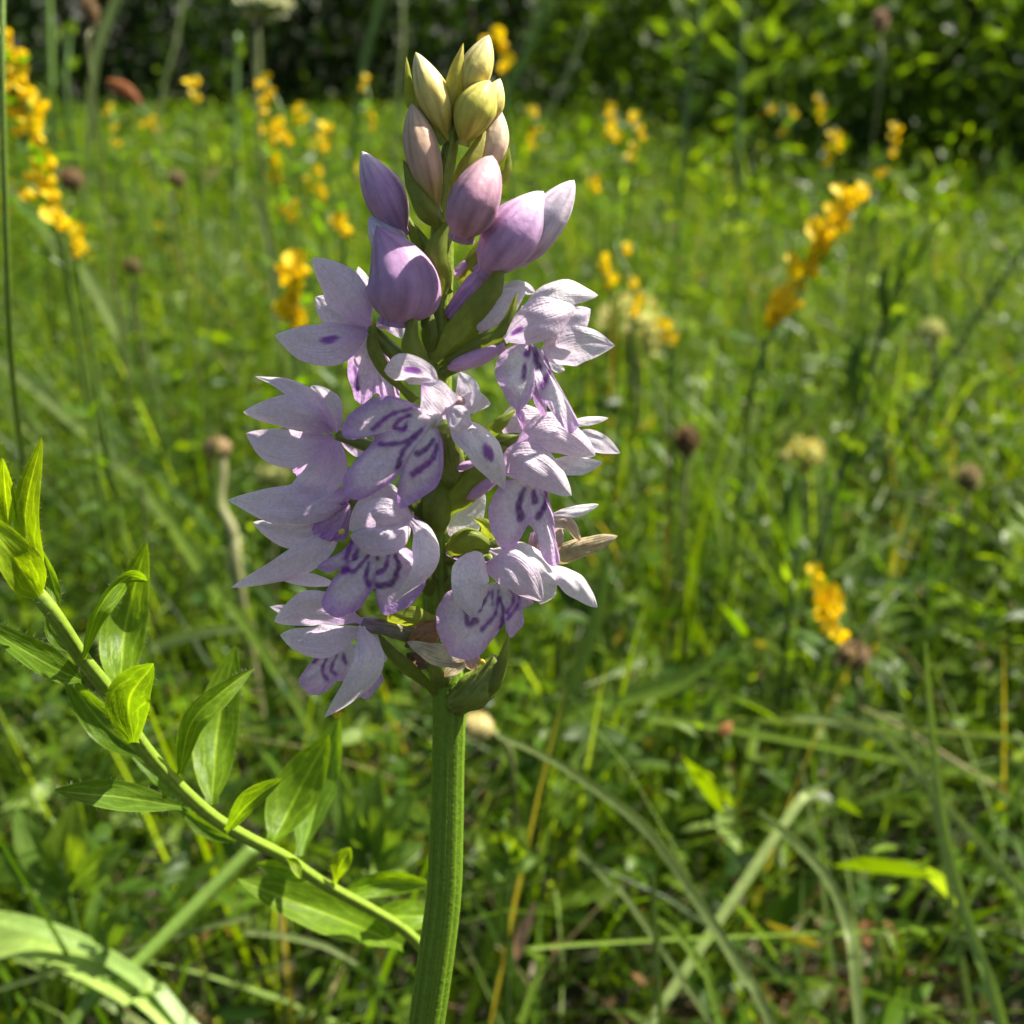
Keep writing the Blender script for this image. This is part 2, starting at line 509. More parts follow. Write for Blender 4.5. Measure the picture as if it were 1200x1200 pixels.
def build_meadow():
    # grass blades, near and far
    x, y = wedge(30000, 0.10, 1.5)
    k = keep_mask(x, y) & patchy(x, y, 0.35); x, y = x[k], y[k]
    n = len(x)
    L = rng.uniform(0.10, 0.27, n) * (0.45 + 0.55 * sstep(0.14, 0.27, y))
    m1 = blades_mesh('meadow_grass', x, y, L, 0.0009 + 0.0036 * rng.beta(1.2, 2.5, n), rng.uniform(0.03, 0.65, n),
                     rng.uniform(0.0, 0.6, n), pick_colours(n, straw=0.07, pale=0.16), 6)  # larger pale share puts the grass highlights into the blade colour
    o = link('meadow_grass', m1)
    o['kind'] = 'stuff'; tag(o, 'dense green meadow grass around and behind the orchid', 'grass')
    x, y = wedge(72000, 1.3, 5.2)
    n = len(x)
    L = rng.uniform(0.12, 0.30, n)
    m2 = blades_mesh('far_meadow_grass', x, y, L, rng.uniform(0.0016, 0.0045, n) * (0.7 + 0.25 * y), rng.uniform(0.05, 0.7, n),
                     rng.uniform(0, 0.6, n), pick_colours(n, straw=0.05), 4)
    o = link('far_meadow_grass', m2)
    o['kind'] = 'stuff'; tag(o, 'blurred far meadow grass reaching back to the dark hedge', 'grass')

    # low leafy ground cover
    Vs, Fs, Cs = [], [], []
    off = 0

    def add(t):
        nonlocal off
        V, F, C = t
        Vs.append(V); Fs.append(F + off); Cs.append(C)
        off += len(V)
    # trefoil-like leaves
    nb = 7500
    x, y = wedge(nb, 0.10, 1.3)
    k = keep_mask(x, y, 0.6) & patchy(x, y, 0.25); x, y = x[k], y[k]
    nb = len(x)
    h = rng.beta(2, 2, nb) * canopy(y)
    az = rng.uniform(0, 2 * math.pi, nb)
    size = rng.uniform(0.006, 0.014, nb)
    cc = pick_colours(nb, straw=0.0, pale=0.02)
    tilt = rand_dirs(nb, 0.5, 1.0)
    for j in range(3):
        a = az + j * 2.09 + rng.uniform(-0.2, 0.2, nb)
        D = np.stack([np.cos(a), np.sin(a), rng.uniform(-0.1, 0.4, nb)], -1)
        add(leaves_arrays(np.stack([x, y, h], -1), D, tilt, size * rng.uniform(0.85, 1.2, nb), size * 0.62, cc))
    # single lance leaves at every angle
    nb = 16000
    x, y = wedge(nb, 0.10, 1.3)
    k = keep_mask(x, y, 0.6) & patchy(x, y, 0.25); x, y = x[k], y[k]
    nb = len(x)
    h = rng.beta(1.6, 2, nb) * canopy(y)
    ln = rng.uniform(0.010, 0.032, nb)
    add(leaves_arrays(np.stack([x, y, h], -1), rand_dirs(nb, -0.2, 0.9), rand_dirs(nb, 0.2, 1), ln, ln * rng.uniform(0.12, 0.32, nb),
                      pick_colours(nb)))
    o = link('ground_cover', make_mesh('ground_cover', np.vstack(Vs), np.vstack(Fs), M_HERB, np.vstack(Cs)))
    o['kind'] = 'stuff'; tag(o, 'low leafy herbs and trefoils covering the ground between the grasses', 'ground cover')

    # upright sprigs: fine stems with many small narrow leaves
    Vs, Fs, Cs = [], [], []
    off = 0
    ns = 1500
    x, y = wedge(ns, 0.22, 1.6)
    k = keep_mask(x, y, 0.9); x, y = x[k], y[k]
    ns = len(x)
    H = rng.uniform(0.12, 0.22, ns) * (0.6 + 0.4 * sstep(0.2, 0.3, y)) + 0.02 * sstep(0.5, 1.5, y)
    lean = rand_dirs(ns, 0, 0.1) * rng.uniform(0, 0.4, ns)[:, None]
    lean[:, 2] = 1
    cs = pick_colours(ns, 0.15, 0)
    for j in range(22):
        f = (j + rng.random(ns)) / 22
        f = 0.25 + 0.75 * f
        P = np.stack([x, y, np.zeros(ns)], -1) + lean * (H * f)[:, None]
        D = rand_dirs(ns, 0.1, 0.8)
        ln = rng.uniform(0.007, 0.016, ns) * (1.25 - 0.5 * f)
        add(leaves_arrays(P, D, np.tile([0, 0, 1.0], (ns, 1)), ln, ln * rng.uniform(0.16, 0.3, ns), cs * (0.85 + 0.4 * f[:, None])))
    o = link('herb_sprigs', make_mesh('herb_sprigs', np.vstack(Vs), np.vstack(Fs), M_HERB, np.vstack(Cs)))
    o['kind'] = 'stuff'; tag(o, 'fine leaved upright herb sprigs mixed through the grass', 'herbs')

    # taller, uneven herbs in front of the hedge
    ns2 = 900
    x, y = wedge(ns2, 1.5, 4.3)
    H = 0.16 + 0.26 * rng.beta(1.3, 3.5, ns2)
    cs = pick_colours(ns2, 0.2, 0)
    Vs, Fs, Cs = [], [], []
    off = 0
    lean = rand_dirs(ns2, 0, 0.1) * rng.uniform(0, 0.35, ns2)[:, None]
    lean[:, 2] = 1
    for j in range(20):
        f = 0.2 + 0.8 * (j + rng.random(ns2)) / 20
        P = np.stack([x, y, np.zeros(ns2)], -1) + lean * (H * f)[:, None]
        ln = rng.uniform(0.02, 0.05, ns2) * (1.2 - 0.5 * f)
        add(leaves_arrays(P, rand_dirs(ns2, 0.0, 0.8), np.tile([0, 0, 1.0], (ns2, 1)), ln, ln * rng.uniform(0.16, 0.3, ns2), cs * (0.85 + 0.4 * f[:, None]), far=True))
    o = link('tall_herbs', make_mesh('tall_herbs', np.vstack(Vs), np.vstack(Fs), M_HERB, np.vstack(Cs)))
    o['kind'] = 'stuff'; tag(o, 'uneven tall herbs standing in front of the dark hedge', 'herbs')

    # far leafy mass
    Vs, Fs, Cs = [], [], []
    off = 0
    x, y = wedge(62000, 1.2, 5.2)
    k = patchy(x * 0.6, y * 0.6, 0.45); x, y = x[k], y[k]
    nb = len(x)
    h = rng.beta(2.2, 1.5, nb) * (canopy(y) + 0.04)
    ln = rng.uniform(0.014, 0.036, nb) * (0.7 + 0.25 * y)
    add(leaves_arrays(np.stack([x, y, h], -1), rand_dirs(nb, -0.2, 0.95), rand_dirs(nb, 0.2, 1), ln, ln * rng.uniform(0.15, 0.4, nb),
                      pick_colours(nb), far=True))
    o = link('far_ground_cover', make_mesh('far_ground_cover', np.vstack(Vs), np.vstack(Fs), M_HERB, np.vstack(Cs)))
    o['kind'] = 'stuff'; tag(o, 'far leafy herbs of the meadow running back to the hedge', 'ground cover')

    # litter: brown and beige scraps
    Vs, Fs, Cs = [], [], []
    off = 0
    nb = 1500
    x, y = wedge(nb, 0.12, 1.0)
    ln = rng.uniform(0.004, 0.013, nb)
    pal = np.array([[0.35, 0.25, 0.14], [0.22, 0.13, 0.06], [0.45, 0.38, 0.26], [0.30, 0.16, 0.06]])
    add(leaves_arrays(np.stack([x, y, rng.uniform(0.002, 0.07, nb)], -1), rand_dirs(nb, -0.3, 0.4), rand_dirs(nb, 0.2, 1), ln, ln * 0.5,
                      pal[rng.integers(0, 4, nb)] * rng.uniform(0.6, 1.2, (nb, 1))))
    for c, r in BARE:
        nb = 220
        a = rng.uniform(0, 6.28, nb); q = r * np.sqrt(rng.random(nb))
        ln = rng.uniform(0.006, 0.022, nb)
        add(leaves_arrays(np.stack([c[0] + q * np.cos(a), c[1] + q * np.sin(a), rng.uniform(0, 0.03, nb)], -1), rand_dirs(nb, -0.2, 0.3),
                          rand_dirs(nb, 0.3, 1), ln, ln * rng.uniform(0.1, 0.5, nb), pal[rng.integers(0, 4, nb)] * rng.uniform(0.5, 1.1, (nb, 1))))
    o = link('plant_litter', make_mesh('plant_litter', np.vstack(Vs), np.vstack(Fs), M_DRY, np.vstack(Cs)))
    o['kind'] = 'stuff'; tag(o, 'scraps of dry brown litter lying among the grass', 'litter')


build_meadow()


# ------------------------------------------------------------------ hedge bushes along the far edge
def build_bush(name, label, cx, cy, rx, ry, rz, nl, leaf, pal, seed, group='bushes along the far edge'):
    g = np.random.default_rng(seed)
    t = thing(name, label, 'bush', (cx, cy, 0), group)
    # stems
    for k in range(5):
        a = g.uniform(0, 6.28)
        tip = np.array([math.cos(a) * rx * 0.6, math.sin(a) * ry * 0.6, rz * g.uniform(0.7, 1.3)])
        mid = tip * [0.35, 0.35, 0.5]
        P = catmull([[0.05 * math.cos(a), 0.05 * math.sin(a), -0.01], mid, tip], 9)
        link('branch', tube_mesh('branch', P, np.linspace(0.025, 0.006, 9), M_WOOD, 7, (0.08, 0.06, 0.04)), t)
    # foliage: clumps of leaves through the volume
    nc = 90
    d = norm(g.standard_normal((nc, 3)))
    rad = g.uniform(0.35, 1.0, nc) ** 0.5
    cpos = d * rad[:, None] * [rx, ry, rz * 0.62]
    cpos[:, 2] += rz * 0.62
    ci = g.integers(0, nc, nl)
    P = cpos[ci] + g.standard_normal((nl, 3)) * [0.11, 0.11, 0.10]
    P[:, 2] = np.abs(P[:, 2])
    D = norm(g.standard_normal((nl, 3)) + [0, 0, 0.1])
    Nn = norm(g.standard_normal((nl, 3)) * 0.7 + [0, 0, 1])
    ln = leaf * g.uniform(0.6, 1.3, nl)
    c = np.array(pal)[g.integers(0, len(pal), nl)] * g.uniform(0.7, 1.3, (nl, 1))
    V, F, C = leaves_arrays(P, D, Nn, ln, ln * g.uniform(0.4, 0.6, nl), c, far=True)
    o = link('foliage', make_mesh('foliage', V, F, M_HEDGE, C), t)
    o['kind'] = 'stuff'
    return t


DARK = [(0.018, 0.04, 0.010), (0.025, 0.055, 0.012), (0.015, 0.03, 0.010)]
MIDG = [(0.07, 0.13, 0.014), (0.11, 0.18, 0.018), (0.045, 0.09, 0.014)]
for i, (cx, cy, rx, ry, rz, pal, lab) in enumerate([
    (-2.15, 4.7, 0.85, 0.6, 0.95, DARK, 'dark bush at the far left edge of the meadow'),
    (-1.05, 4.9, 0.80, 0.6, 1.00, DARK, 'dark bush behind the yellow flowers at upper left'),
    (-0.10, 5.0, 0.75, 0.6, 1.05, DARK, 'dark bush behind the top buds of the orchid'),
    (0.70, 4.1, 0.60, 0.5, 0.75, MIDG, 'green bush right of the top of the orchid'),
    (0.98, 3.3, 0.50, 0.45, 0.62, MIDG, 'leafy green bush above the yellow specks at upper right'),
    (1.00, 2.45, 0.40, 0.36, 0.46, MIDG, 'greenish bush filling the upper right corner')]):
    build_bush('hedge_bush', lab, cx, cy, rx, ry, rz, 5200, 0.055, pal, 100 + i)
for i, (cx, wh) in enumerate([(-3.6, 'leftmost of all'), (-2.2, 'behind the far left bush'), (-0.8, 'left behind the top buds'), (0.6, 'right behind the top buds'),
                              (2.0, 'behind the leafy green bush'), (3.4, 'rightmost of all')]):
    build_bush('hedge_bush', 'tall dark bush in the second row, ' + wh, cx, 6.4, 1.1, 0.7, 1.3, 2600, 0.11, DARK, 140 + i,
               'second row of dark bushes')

# ------------------------------------------------------------------ the orchid
BASE = np.array([P2W([510, 1300, 0])[0], P2W([510, 1300, 0])[1] + 0.004, 0.0])
orchid = thing('spotted_orchid', 'pale lilac spotted orchid spike with cream top buds in the middle of the meadow', 'orchid', BASE)
BASE = BASE

PALE = np.array([0.83, 0.71, 0.81]); WHITE = np.array([0.89, 0.84, 0.87]); LILAC = np.array([0.66, 0.43, 0.70])
PURP = np.array([0.46, 0.25, 0.58]); MARK = np.array([0.19, 0.025, 0.30])
BR = np.array([0.22, 0.28, 0.045]); BRY = np.array([0.38, 0.44, 0.06]); BRD = np.array([0.15, 0.20, 0.035])


def prof_fn(u, pk=0.45, p=0.8, b0=0.22):
    e = math.log(0.5) / math.log(pk)
    q = np.sin(math.pi * np.clip(u, 0, 1) ** e).clip(0) ** p
    return np.maximum(q, b0 * (1 - u / max(pk, .05)).clip(0, 1))


def petal(parent, name, ctrl, w, pk=0.45, p=0.8, roll=0.0, twist=0.0, cup=0.3, keel=0.0, wave=0.0, curl=0.0, b0=0.22,
          c0=LILAC, c1=PALE, c2=WHITE, mat=None, spots=(), nu=30, nv=17, thick=1.5e-4, edge=None, skew=0.0, label=None):
    """sheet along a centre line given in drawing space; w = seen width"""
    seed = abs(hash((round(ctrl[0][0]), round(ctrl[-1][0]), round(ctrl[-1][1])))) % 100000
    g = np.random.default_rng(seed)
    C = catmull([(a, -b, c) for a, b, c in ctrl], nu)
    T = norm(np.gradient(C, axis=0))
    Wd = norm(np.cross(T, [0, 0, 1.0]))
    Nn = np.cross(Wd, T)
    u = np.linspace(0, 1, nu)
    r = math.radians(roll) + math.radians(twist + (g.uniform(-35, 35) if mat is None else 0)) * (u - 0.5)
    Wr = Wd * np.cos(r)[:, None] + Nn * np.sin(r)[:, None]
    Nr = np.cross(Wr, T)
    if mat is None and name != 'spur':
        p = p + 0.2
        cup = cup * 0.7
        wave = wave + 0.07
        tipw = 0.17
    else:
        tipw = 0.0
    half = 0.5 * w / max(math.cos(math.radians(roll)), 0.4) * np.maximum(prof_fn(u, pk, p, b0), tipw * np.sqrt(np.clip(1 - ((u - 0.7) / 0.3).clip(0, 1) ** 3, 0, 1)) * sstep(0.3, 0.6, u))
    v = np.linspace(-1, 1, nv)
    ph = g.uniform(0, 6.28, 3)
    bend = cup * (1 - v[None] ** 2) + keel * (1 - np.abs(v[None]))
    nz = wave * np.sin(u[:, None] * 11 + ph[0] + 2 * v[None]) * np.abs(v[None]) ** 1.5 + \
        0.07 * np.sin(u[:, None] * 5 + v[None] * 3 + ph[1]) + 0.04 * np.sin(u[:, None] * 12 - v[None] * 6 + ph[2])
    if mat is None:
        nz = nz - 0.10 * np.exp(-(v[None] / 0.18) ** 2) * (1 - u[:, None])
    lat = v[None] + skew * (1 - v[None] ** 2) * u[:, None] + 0.03 * np.sin(17 * u[:, None] + ph[1]) * v[None]
    V = C[:, None] + Wr[:, None] * (half[:, None] * lat)[..., None] + Nr[:, None] * (half[:, None] * (bend + nz))[..., None]
    V = V + Nr[:, None] * (curl * w * (u ** 3))[:, None, None]
    V = V.reshape(-1, 3)
    V[:, 1] *= -1
    V = P2W(V) - BASE
    U, VV = np.meshgrid(u, v, indexing='ij')
    col = np.asarray(c0) * (1 - sstep(0.0, 0.5, U))[..., None] + np.asarray(c1) * sstep(0.0, 0.5, U)[..., None]
    k = sstep(0.72, 1.0, U)[..., None]
    col = col * (1 - k) + np.asarray(c2) * k
    if edge is not None:
        k = (0.7 * sstep(0.45, 1.0, np.abs(VV)))[..., None]
        col = col * (1 - k) + np.asarray(edge) * k
    for (su, sv, ru, rv) in spots:
        dd = ((U - su) / ru) ** 2 + ((VV - sv) / rv) ** 2
        k = (0.9 * (1 - sstep(0.35, 1.0, dd)))[..., None]
        col = col * (1 - k) + MARK * 1.3 * k
    o = link(name, make_mesh(name, V, grid_faces(nu, nv), mat or M_PETAL, col.reshape(-1, 3), np.stack([U, VV], -1).reshape(-1, 2)), parent)
    thicken(o, thick)
    if label:
        o['label'] = label
    return o


def lip(parent, throat, outline, marks, zr=10.0, bulge=8.0, c_in=WHITE, c_mid=PALE, c_edge=LILAC, frill=1.6, ns=46, name='lip', dz=None):
    g = np.random.default_rng(int(throat[0] * 7 + throat[1]))
    m = len(outline)
    nt = m * 14
    O = catmull(np.array(outline, float), nt)
    tt = np.linspace(0, 1, nt)
    fr = sum(g.uniform(-1, 1) * np.sin(tt * f + g.uniform(0, 6.28)) for f in (30, 47, 71, 95)) * frill * 0.5
    rad = O - np.array(throat[:2])
    ln = np.linalg.norm(rad, axis=1, keepdims=True)
    O = O + rad / ln * fr[:, None]
    ang = np.arctan2(O[:, 1] - throat[1], O[:, 0] - throat[0])
    s = np.linspace(0.03, 1, ns)
    XY = np.array(throat[:2]) + s[:, None, None] * (O - np.array(throat[:2]))[None]
    dzz = catmull(np.array(dz if dz is not None else [0, 0])[:, None], nt)[:, 0]
    Z = throat[2] + s[:, None] * zr + bulge * np.sin(math.pi * s[:, None] ** 0.8) * (0.8 + 0.2 * np.cos(3 * ang)[None]) \
        + dzz[None] * s[:, None] ** 1.5 + 2.6 * np.sin(s[:, None] * 7 + 5 * tt[None] * 6.28) * s[:, None] + 1.5 * np.sin(s[:, None] * 12 + 11 * tt[None] * 6.28) * s[:, None] ** 2
    V = np.dstack([XY, Z]).reshape(-1, 3)
    S = np.repeat(s, nt)
    ln2 = np.tile(ln[:, 0], ns)
    distedge = (1 - S) * ln2
    e = 1 - sstep(0, 30, distedge)
    k = sstep(0.1, 0.55, S)
    col = np.asarray(c_in) * (1 - k)[:, None] + np.asarray(c_mid) * k[:, None]
    col = col * (1 - 0.85 * e)[:, None] + np.asarray(c_edge) * (0.85 * e)[:, None]
    # painted pigment: loops, dashes and dots on the lip
    for st in marks:
        w_, pts = st[0], np.array(st[1:], float)
        Q = catmull(pts, 14) if len(pts) > 1 else np.repeat(pts, 2, 0)
        d = np.full(len(V), 1e9)
        for q_, (a, b) in enumerate(zip(Q[:-1], Q[1:])):
            ab = b - a
            t = (((V[:, :2] - a) @ ab) / max(ab @ ab, 1e-9)).clip(0, 1)
            thin = 0.5 * w_ * (0.42 * (1 - q_ / max(len(Q) - 2, 1)) ** 1.3)       # strokes start fine at the throat and swell outwards
            d = np.minimum(d, np.linalg.norm(V[:, :2] - (a + t[:, None] * ab), axis=1) + thin)
        d = d + 0.9 * np.sin(V[:, 0] * 0.41 + 1) * np.cos(V[:, 1] * 0.37)
        k = 0.92 * (1 - sstep(w_ * 0.5 - 2.0, w_ * 0.5 + 2.2, d))
        k = k * (0.91 + 0.09 * np.sin(V[:, 0] * 0.53 + w_) * np.sin(V[:, 1] * 0.61))
        halo = 0.15 * (1 - sstep(w_ * 0.5, w_ * 0.5 + 8, d))
        col = col * (1 - halo)[:, None] + PURP * halo[:, None]
        mk = MARK * (1.0 + 0.35 * math.sin(w_ * 7 + pts[0][0]))
        col = col * (1 - k)[:, None] + mk * k[:, None]
    o = link(name, make_mesh(name, P2W(V) - BASE, grid_faces(ns, nt), M_LIP, col, np.stack([S, np.tile(tt, ns)], -1)), parent)
    thicken(o, 1.4e-4)
    return o


def bud(parent, ctrl, w, pk=0.45, p=0.75, c0=LILAC, c1=LILAC, c2=PALE, seps=((0.4, 0.9), (2.6, 0.9)), name='bud', nu=30, nv=28, mat=None,
        b0=0.35, flat=0.9):
    C = catmull([(a, -b, c) for a, b, c in ctrl], nu)
    T = norm(np.gradient(C, axis=0))
    A = norm(np.cross(T, [0, 0, 1.0]))
    B = np.cross(A, T)
    u = np.linspace(0, 1, nu)
    if w > 30:
        w = w * (0.97 if w > 85 else 0.9)
    r = 0.5 * w * prof_fn(u, pk, p + 0.06, b0)
    th = np.linspace(0, 2 * math.pi, nv, endpoint=False)

    lump = np.random.default_rng(int(ctrl[0][0] * 3 + ctrl[0][1]))
    l1, l2 = lump.uniform(0, 6.28, 2)

    def surf(TH, k):
        rr = r[:, None] * k * (1 + 0.045 * np.cos(3 * TH + 0.6) + 0.012 * np.cos(9 * TH + 4 * u[:, None]) + 0.03 * np.sin(2 * TH + 7 * u[:, None] + l1) + 0.018 * np.sin(5 * TH - 9 * u[:, None] + l2))
        V = C[:, None] + A[:, None] * (rr * np.cos(TH))[..., None] + B[:, None] * (flat * rr * np.sin(TH))[..., None]
        V = V.reshape(-1, 3).copy()
        V[:, 1] *= -1
        return P2W(V) - BASE

    def colour(U, f=1.0):
        k = sstep(0.05, 0.5, U)[..., None]
        c = np.asarray(c0) * (1 - k) + np.asarray(c1) * k
        k = sstep(0.6, 1.0, U)[..., None]
        return (c * (1 - k) + np.asarray(c2) * k).reshape(-1, 3) * f
    TH = np.broadcast_to(th[None], (nu, nv))
    U = np.broadcast_to(u[:, None], (nu, nv))
    o = link(name, make_mesh(name, surf(TH, 1.0), grid_faces(nu, nv, True), mat or M_BUD, colour(U, 0.94),
                             np.stack([U, TH / 6.283], -1).reshape(-1, 2)), parent)
    n2 = 13
    v = np.linspace(-1, 1, n2)
    for (tc, hw) in seps:
        hwu = hw * np.where(u < 0.55, 1.0, 1.0 - 0.55 * sstep(0.55, 1.0, u))
        TH2 = tc + v[None] * hwu[:, None]
        lift = 1.03 - 0.03 * np.abs(v[None]) ** 6 + 0 * u[:, None]
        U2 = np.broadcast_to(u[:, None], (nu, n2))
        s = link('sepal', make_mesh('sepal', surf(TH2, lift), grid_faces(nu, n2), mat or M_BUD, colour(U2),
                                    np.stack([U2, TH2 / 6.283], -1).reshape(-1, 2)), o)
        thicken(s, 0.9e-4)
    return o


def ovary(parent, ctrl, w, c0=BRD, c1=BR, name='ovary', ribs=6, tw=2.5, mat=None, taper=(0.8, 1.0, 0.75)):
    C = catmull(ctrl, 18)
    P = P2W(C)
    t = np.linspace(0, 1, 18)
    R = np.interp(t, [0, .5, 1], taper) * w * 0.5e-4
    me = tube_mesh(name, P, R, mat or M_STEM, 20, base=BASE,
                   ridge=lambda th, s: 1 + 0.06 * np.cos(ribs * th + tw * s * 6.28),
                   colf=lambda u, v: np.asarray(c0)[None] * (1 - u)[:, None] + np.asarray(c1)[None] * u[:, None])
    return link(name, me, parent)


def bract(ctrl, w, c=BR, tipc=BRY, roll=0, cup=0.45, keel=0.15, pk=0.32, p=0.85, parent=None, **kw):
    return petal(parent or orchid, 'bract', ctrl, w, pk=pk, p=p, roll=roll, cup=cup, keel=keel, c0=np.asarray(c) * 0.9, c1=c, c2=tipc, mat=M_BRACT,
                 b0=kw.pop('b0', 0.7), **kw)


# --- stem
stem_px = [(540, 118, -6, 4), (530, 160, -4, 8), (518, 230, -3, 11), (518, 300, -2, 13), (514, 380, 0, 15), (512, 450, 0, 17),
           (512, 520, 0, 18), (512, 600, 0, 19), (514, 680, 0, 20), (519, 760, 0, 20.5), (526, 820, 0, 20.5), (525, 900, 0, 20), (523, 980, 0, 20.5),
           (520, 1050, 0, 21), (510, 1130, 0, 22), (498, 1215, 0, 22.5), (490, 1290, 0, 23)]
sp = np.array(stem_px, float)
C = catmull(sp, 120)
SP = P2W(C[:, :3])
# carry on to the ground
last = SP[-1]
down = np.linspace(0, 1, 40)[1:, None]
SP = np.vstack([SP, last * (1 - down) + np.array([BASE[0], BASE[1], -0.01]) * down])
SR = np.concatenate([C[:, 3] * 1e-4, np.linspace(C[-1, 3], 30, 39) * 1e-4])
SG0, SG1 = np.array([0.135, 0.245, 0.014]), np.array([0.22, 0.30, 0.035])


def stem_col(u, v):
    k = sstep(0.15, 0.5, u)[:, None]
    c = SG1[None] * (1 - k) + SG0[None] * k
    ln_ = 0.5 + 0.5 * np.cos(v * 6.283 * 11)
    return c * (1.12 - 0.25 * ln_[:, None])


def stem_ridge(th, s):
    return 1 + (0.022 + 0.012 * np.sin(9 * s + 2 * th)) * np.cos(11 * th + 0.5 * np.sin(7 * s)) * sstep(0.2, 0.5, s) + 0.03 * np.sin(21 * s + 1) * sstep(0.3, 0.5, s) + 0.035 * np.cos(3 * th + 1 + 0.8 * s) + 0.015 * np.cos(17 * th + 2)


link('stem', tube_mesh('stem', SP, SR, M_STEM, 54, base=BASE, ridge=stem_ridge, colf=stem_col), orchid)


def stem_papillae():
    g = np.random.default_rng(5)
    n = 500
    i = g.integers(40, 122, n)
    a = g.uniform(0, 6.28, n)
    d = np.cos(a)[:, None] * RT + np.sin(a)[:, None] * FW
    P = SP[i] + d * (SR[i] * 1.0)[:, None] + g.standard_normal((n, 1)) * 2e-4 * UP
    V = np.stack([P - UP * 5e-5, P + UP * 5e-5, P + d * 1.9e-4 + UP * 3e-5], 1).reshape(-1, 3) - BASE
    F = np.arange(n * 3).reshape(-1, 3)
    o = link('stem_hairs', make_mesh('stem_hairs', V, F, M_LEAF, np.tile([0.4, 0.5, 0.15], (n * 3, 1)), np.zeros((n * 3, 2))), orchid)
    o['kind'] = 'stuff'


stem_papillae()

# --- buds
CRE = np.array([0.72, 0.61, 0.17]); CREG = np.array([0.50, 0.47, 0.08]); CREW = np.array([0.82, 0.74, 0.38])
PEA = np.array([0.58, 0.40, 0.28]); PEAT = np.array([0.70, 0.53, 0.36]); ROS = np.array([0.50, 0.28, 0.37]); ROST = np.array([0.66, 0.42, 0.42])
BLI = np.array([0.53, 0.32, 0.54]); BLT = np.array([0.72, 0.60, 0.70])

bud(orchid, [(524, 165, -2), (508, 115, 4), (487, 61, 2)], 44, 0.5, 0.7, CREG, CRE, CREW, seps=((1.2, 0.8), (2.9, 0.7)))
bract([(521, 170, 8), (484, 120, -6), (476, 66, -6)], 17, BRY * .8, CREG, roll=-55)
bud(orchid, [(546, 122, -8), (556, 85, -4), (573, 41, -6)], 44, 0.5, 0.72, CREG, CRE, CREW, seps=((1.0, 0.8), (2.9, 0.7)))
bract([(527, 138, 2), (533, 92, 6), (543, 50, 0)], 22, CREG, CRE, cup=0.6)
bud(orchid, [(542, 170, 10), (555, 130, 14), (574, 94, 12)], 53, 0.52, 0.65, CREG * .95, CREG * 1.12, CRE, seps=((1.4, 0.9), (0.2, 0.6)))
bud(orchid, [(562, 150, -8), (574, 122, -6), (586, 92, -8)], 34, 0.5, 0.7, CRE, CRE, CREW)
bud(orchid, [(512, 250, 8), (496, 185, 14), (482, 121, 12)], 46, 0.52, 0.68, CREG * .8, PEA, PEAT, seps=((1.3, 0.85), (3.0, 0.6)))
bract([(516, 262, 6), (493, 232, 20), (472, 186, 10)], 30, BR, BR, roll=-25)
bud(orchid, [(566, 212, -8), (576, 170, -8), (586, 128, -10)], 40, 0.5, 0.7, CREG, PEAT, PEAT * 1.05)
bract([(562, 225, -6), (590, 205, -4), (597, 172, -6)], 18, BRY * .8, BRY, roll=30)
bract([(532, 235, 12), (552, 190, 18), (570, 150, 4)], 26, CREG * .7, CREG, roll=20)
bud(orchid, [(540, 280, 50), (553, 240, 68), (577, 182, 58)], 68, 0.5, 0.6, ROS, ROS, ROST, seps=((1.5, 0.75), (-0.1, 0.6)), b0=0.5)
bract([(520, 345, 14), (510, 300, 26), (526, 256, 22)], 33, BR, BR, cup=0.5)
bract([(538, 330, 4), (556, 300, 10), (575, 268, 2)], 16, BRY * .7, BRY, roll=30)
bract([(508, 315, 4), (498, 285, 10), (485, 262, 4)], 12, BR, BRY)
bud(orchid, [(474, 276, -6), (450, 228, 2), (424, 177, -4)], 52, 0.48, 0.72, BLI, BLI * 1.02, BLT, seps=((1.0, 0.8), (2.8, 0.7)))
bract([(506, 320, -4), (488, 280, -6), (470, 240, -8)], 16, BR, BRY, roll=-20)
bud(orchid, [(478, 318, -4), (456, 284, 0), (432, 254, -2)], 44, 0.5, 0.7, BLI, BLT, WHITE * .95)
bud(orchid, [(464, 380, 30), (470, 328, 40), (441, 264, 24)], 90, 0.40, 0.86, BLI * .9, BLI * .86, BLI * .96, seps=((1.6, 0.62), (0.1, 0.8), (3.1, 0.7)), b0=0.5, nu=40, nv=36)  # bud tones lowered: shade from its neighbours put into the colour
bract([(498, 428, 40), (482, 404, 52), (487, 362, 50)], 26, BR, BRY, cup=0.5)
bract([(506, 412, 20), (502, 378, 26), (500, 350, 18)], 20, BRD, BR)
b9 = bud(orchid, [(566, 322, 18), (598, 276, 34), (637, 224, 24)], 74, 0.48, 0.66, BLI * 1.02, BLI * 1.05, BLT, seps=((1.2, 0.75), (2.6, 0.7)), b0=0.45)
bud(orchid, [(606, 308, 10), (640, 256, 16), (673, 211, 14)], 52, 0.42, 0.62, BLI * 1.1, BLT, BLT * 1.08, b0=0.45)
ovary(b9, [(527, 372, 6), (548, 342, 12), (572, 312, 18)], 22, PURP, LILAC, ribs=3, mat=M_BUD)
petal(b9, 'spur', [(556, 302, 10), (540, 316, 8), (533, 324, 6)], 14, 0.5, 0.6, cup=0.9, c0=LILAC, c1=LILAC, c2=LILAC)
petal(b9, 'sepal', [(562, 318, 6), (545, 340, 6), (528, 364, 2)], 10, 0.4, 0.8, cup=0.4, c1=WHITE)
bract([(512, 424, 18), (548, 378, 34), (577, 340, 40), (590, 300, 34)], 36, BR, BR * 1.1, cup=0.35, pk=0.35, roll=-15)


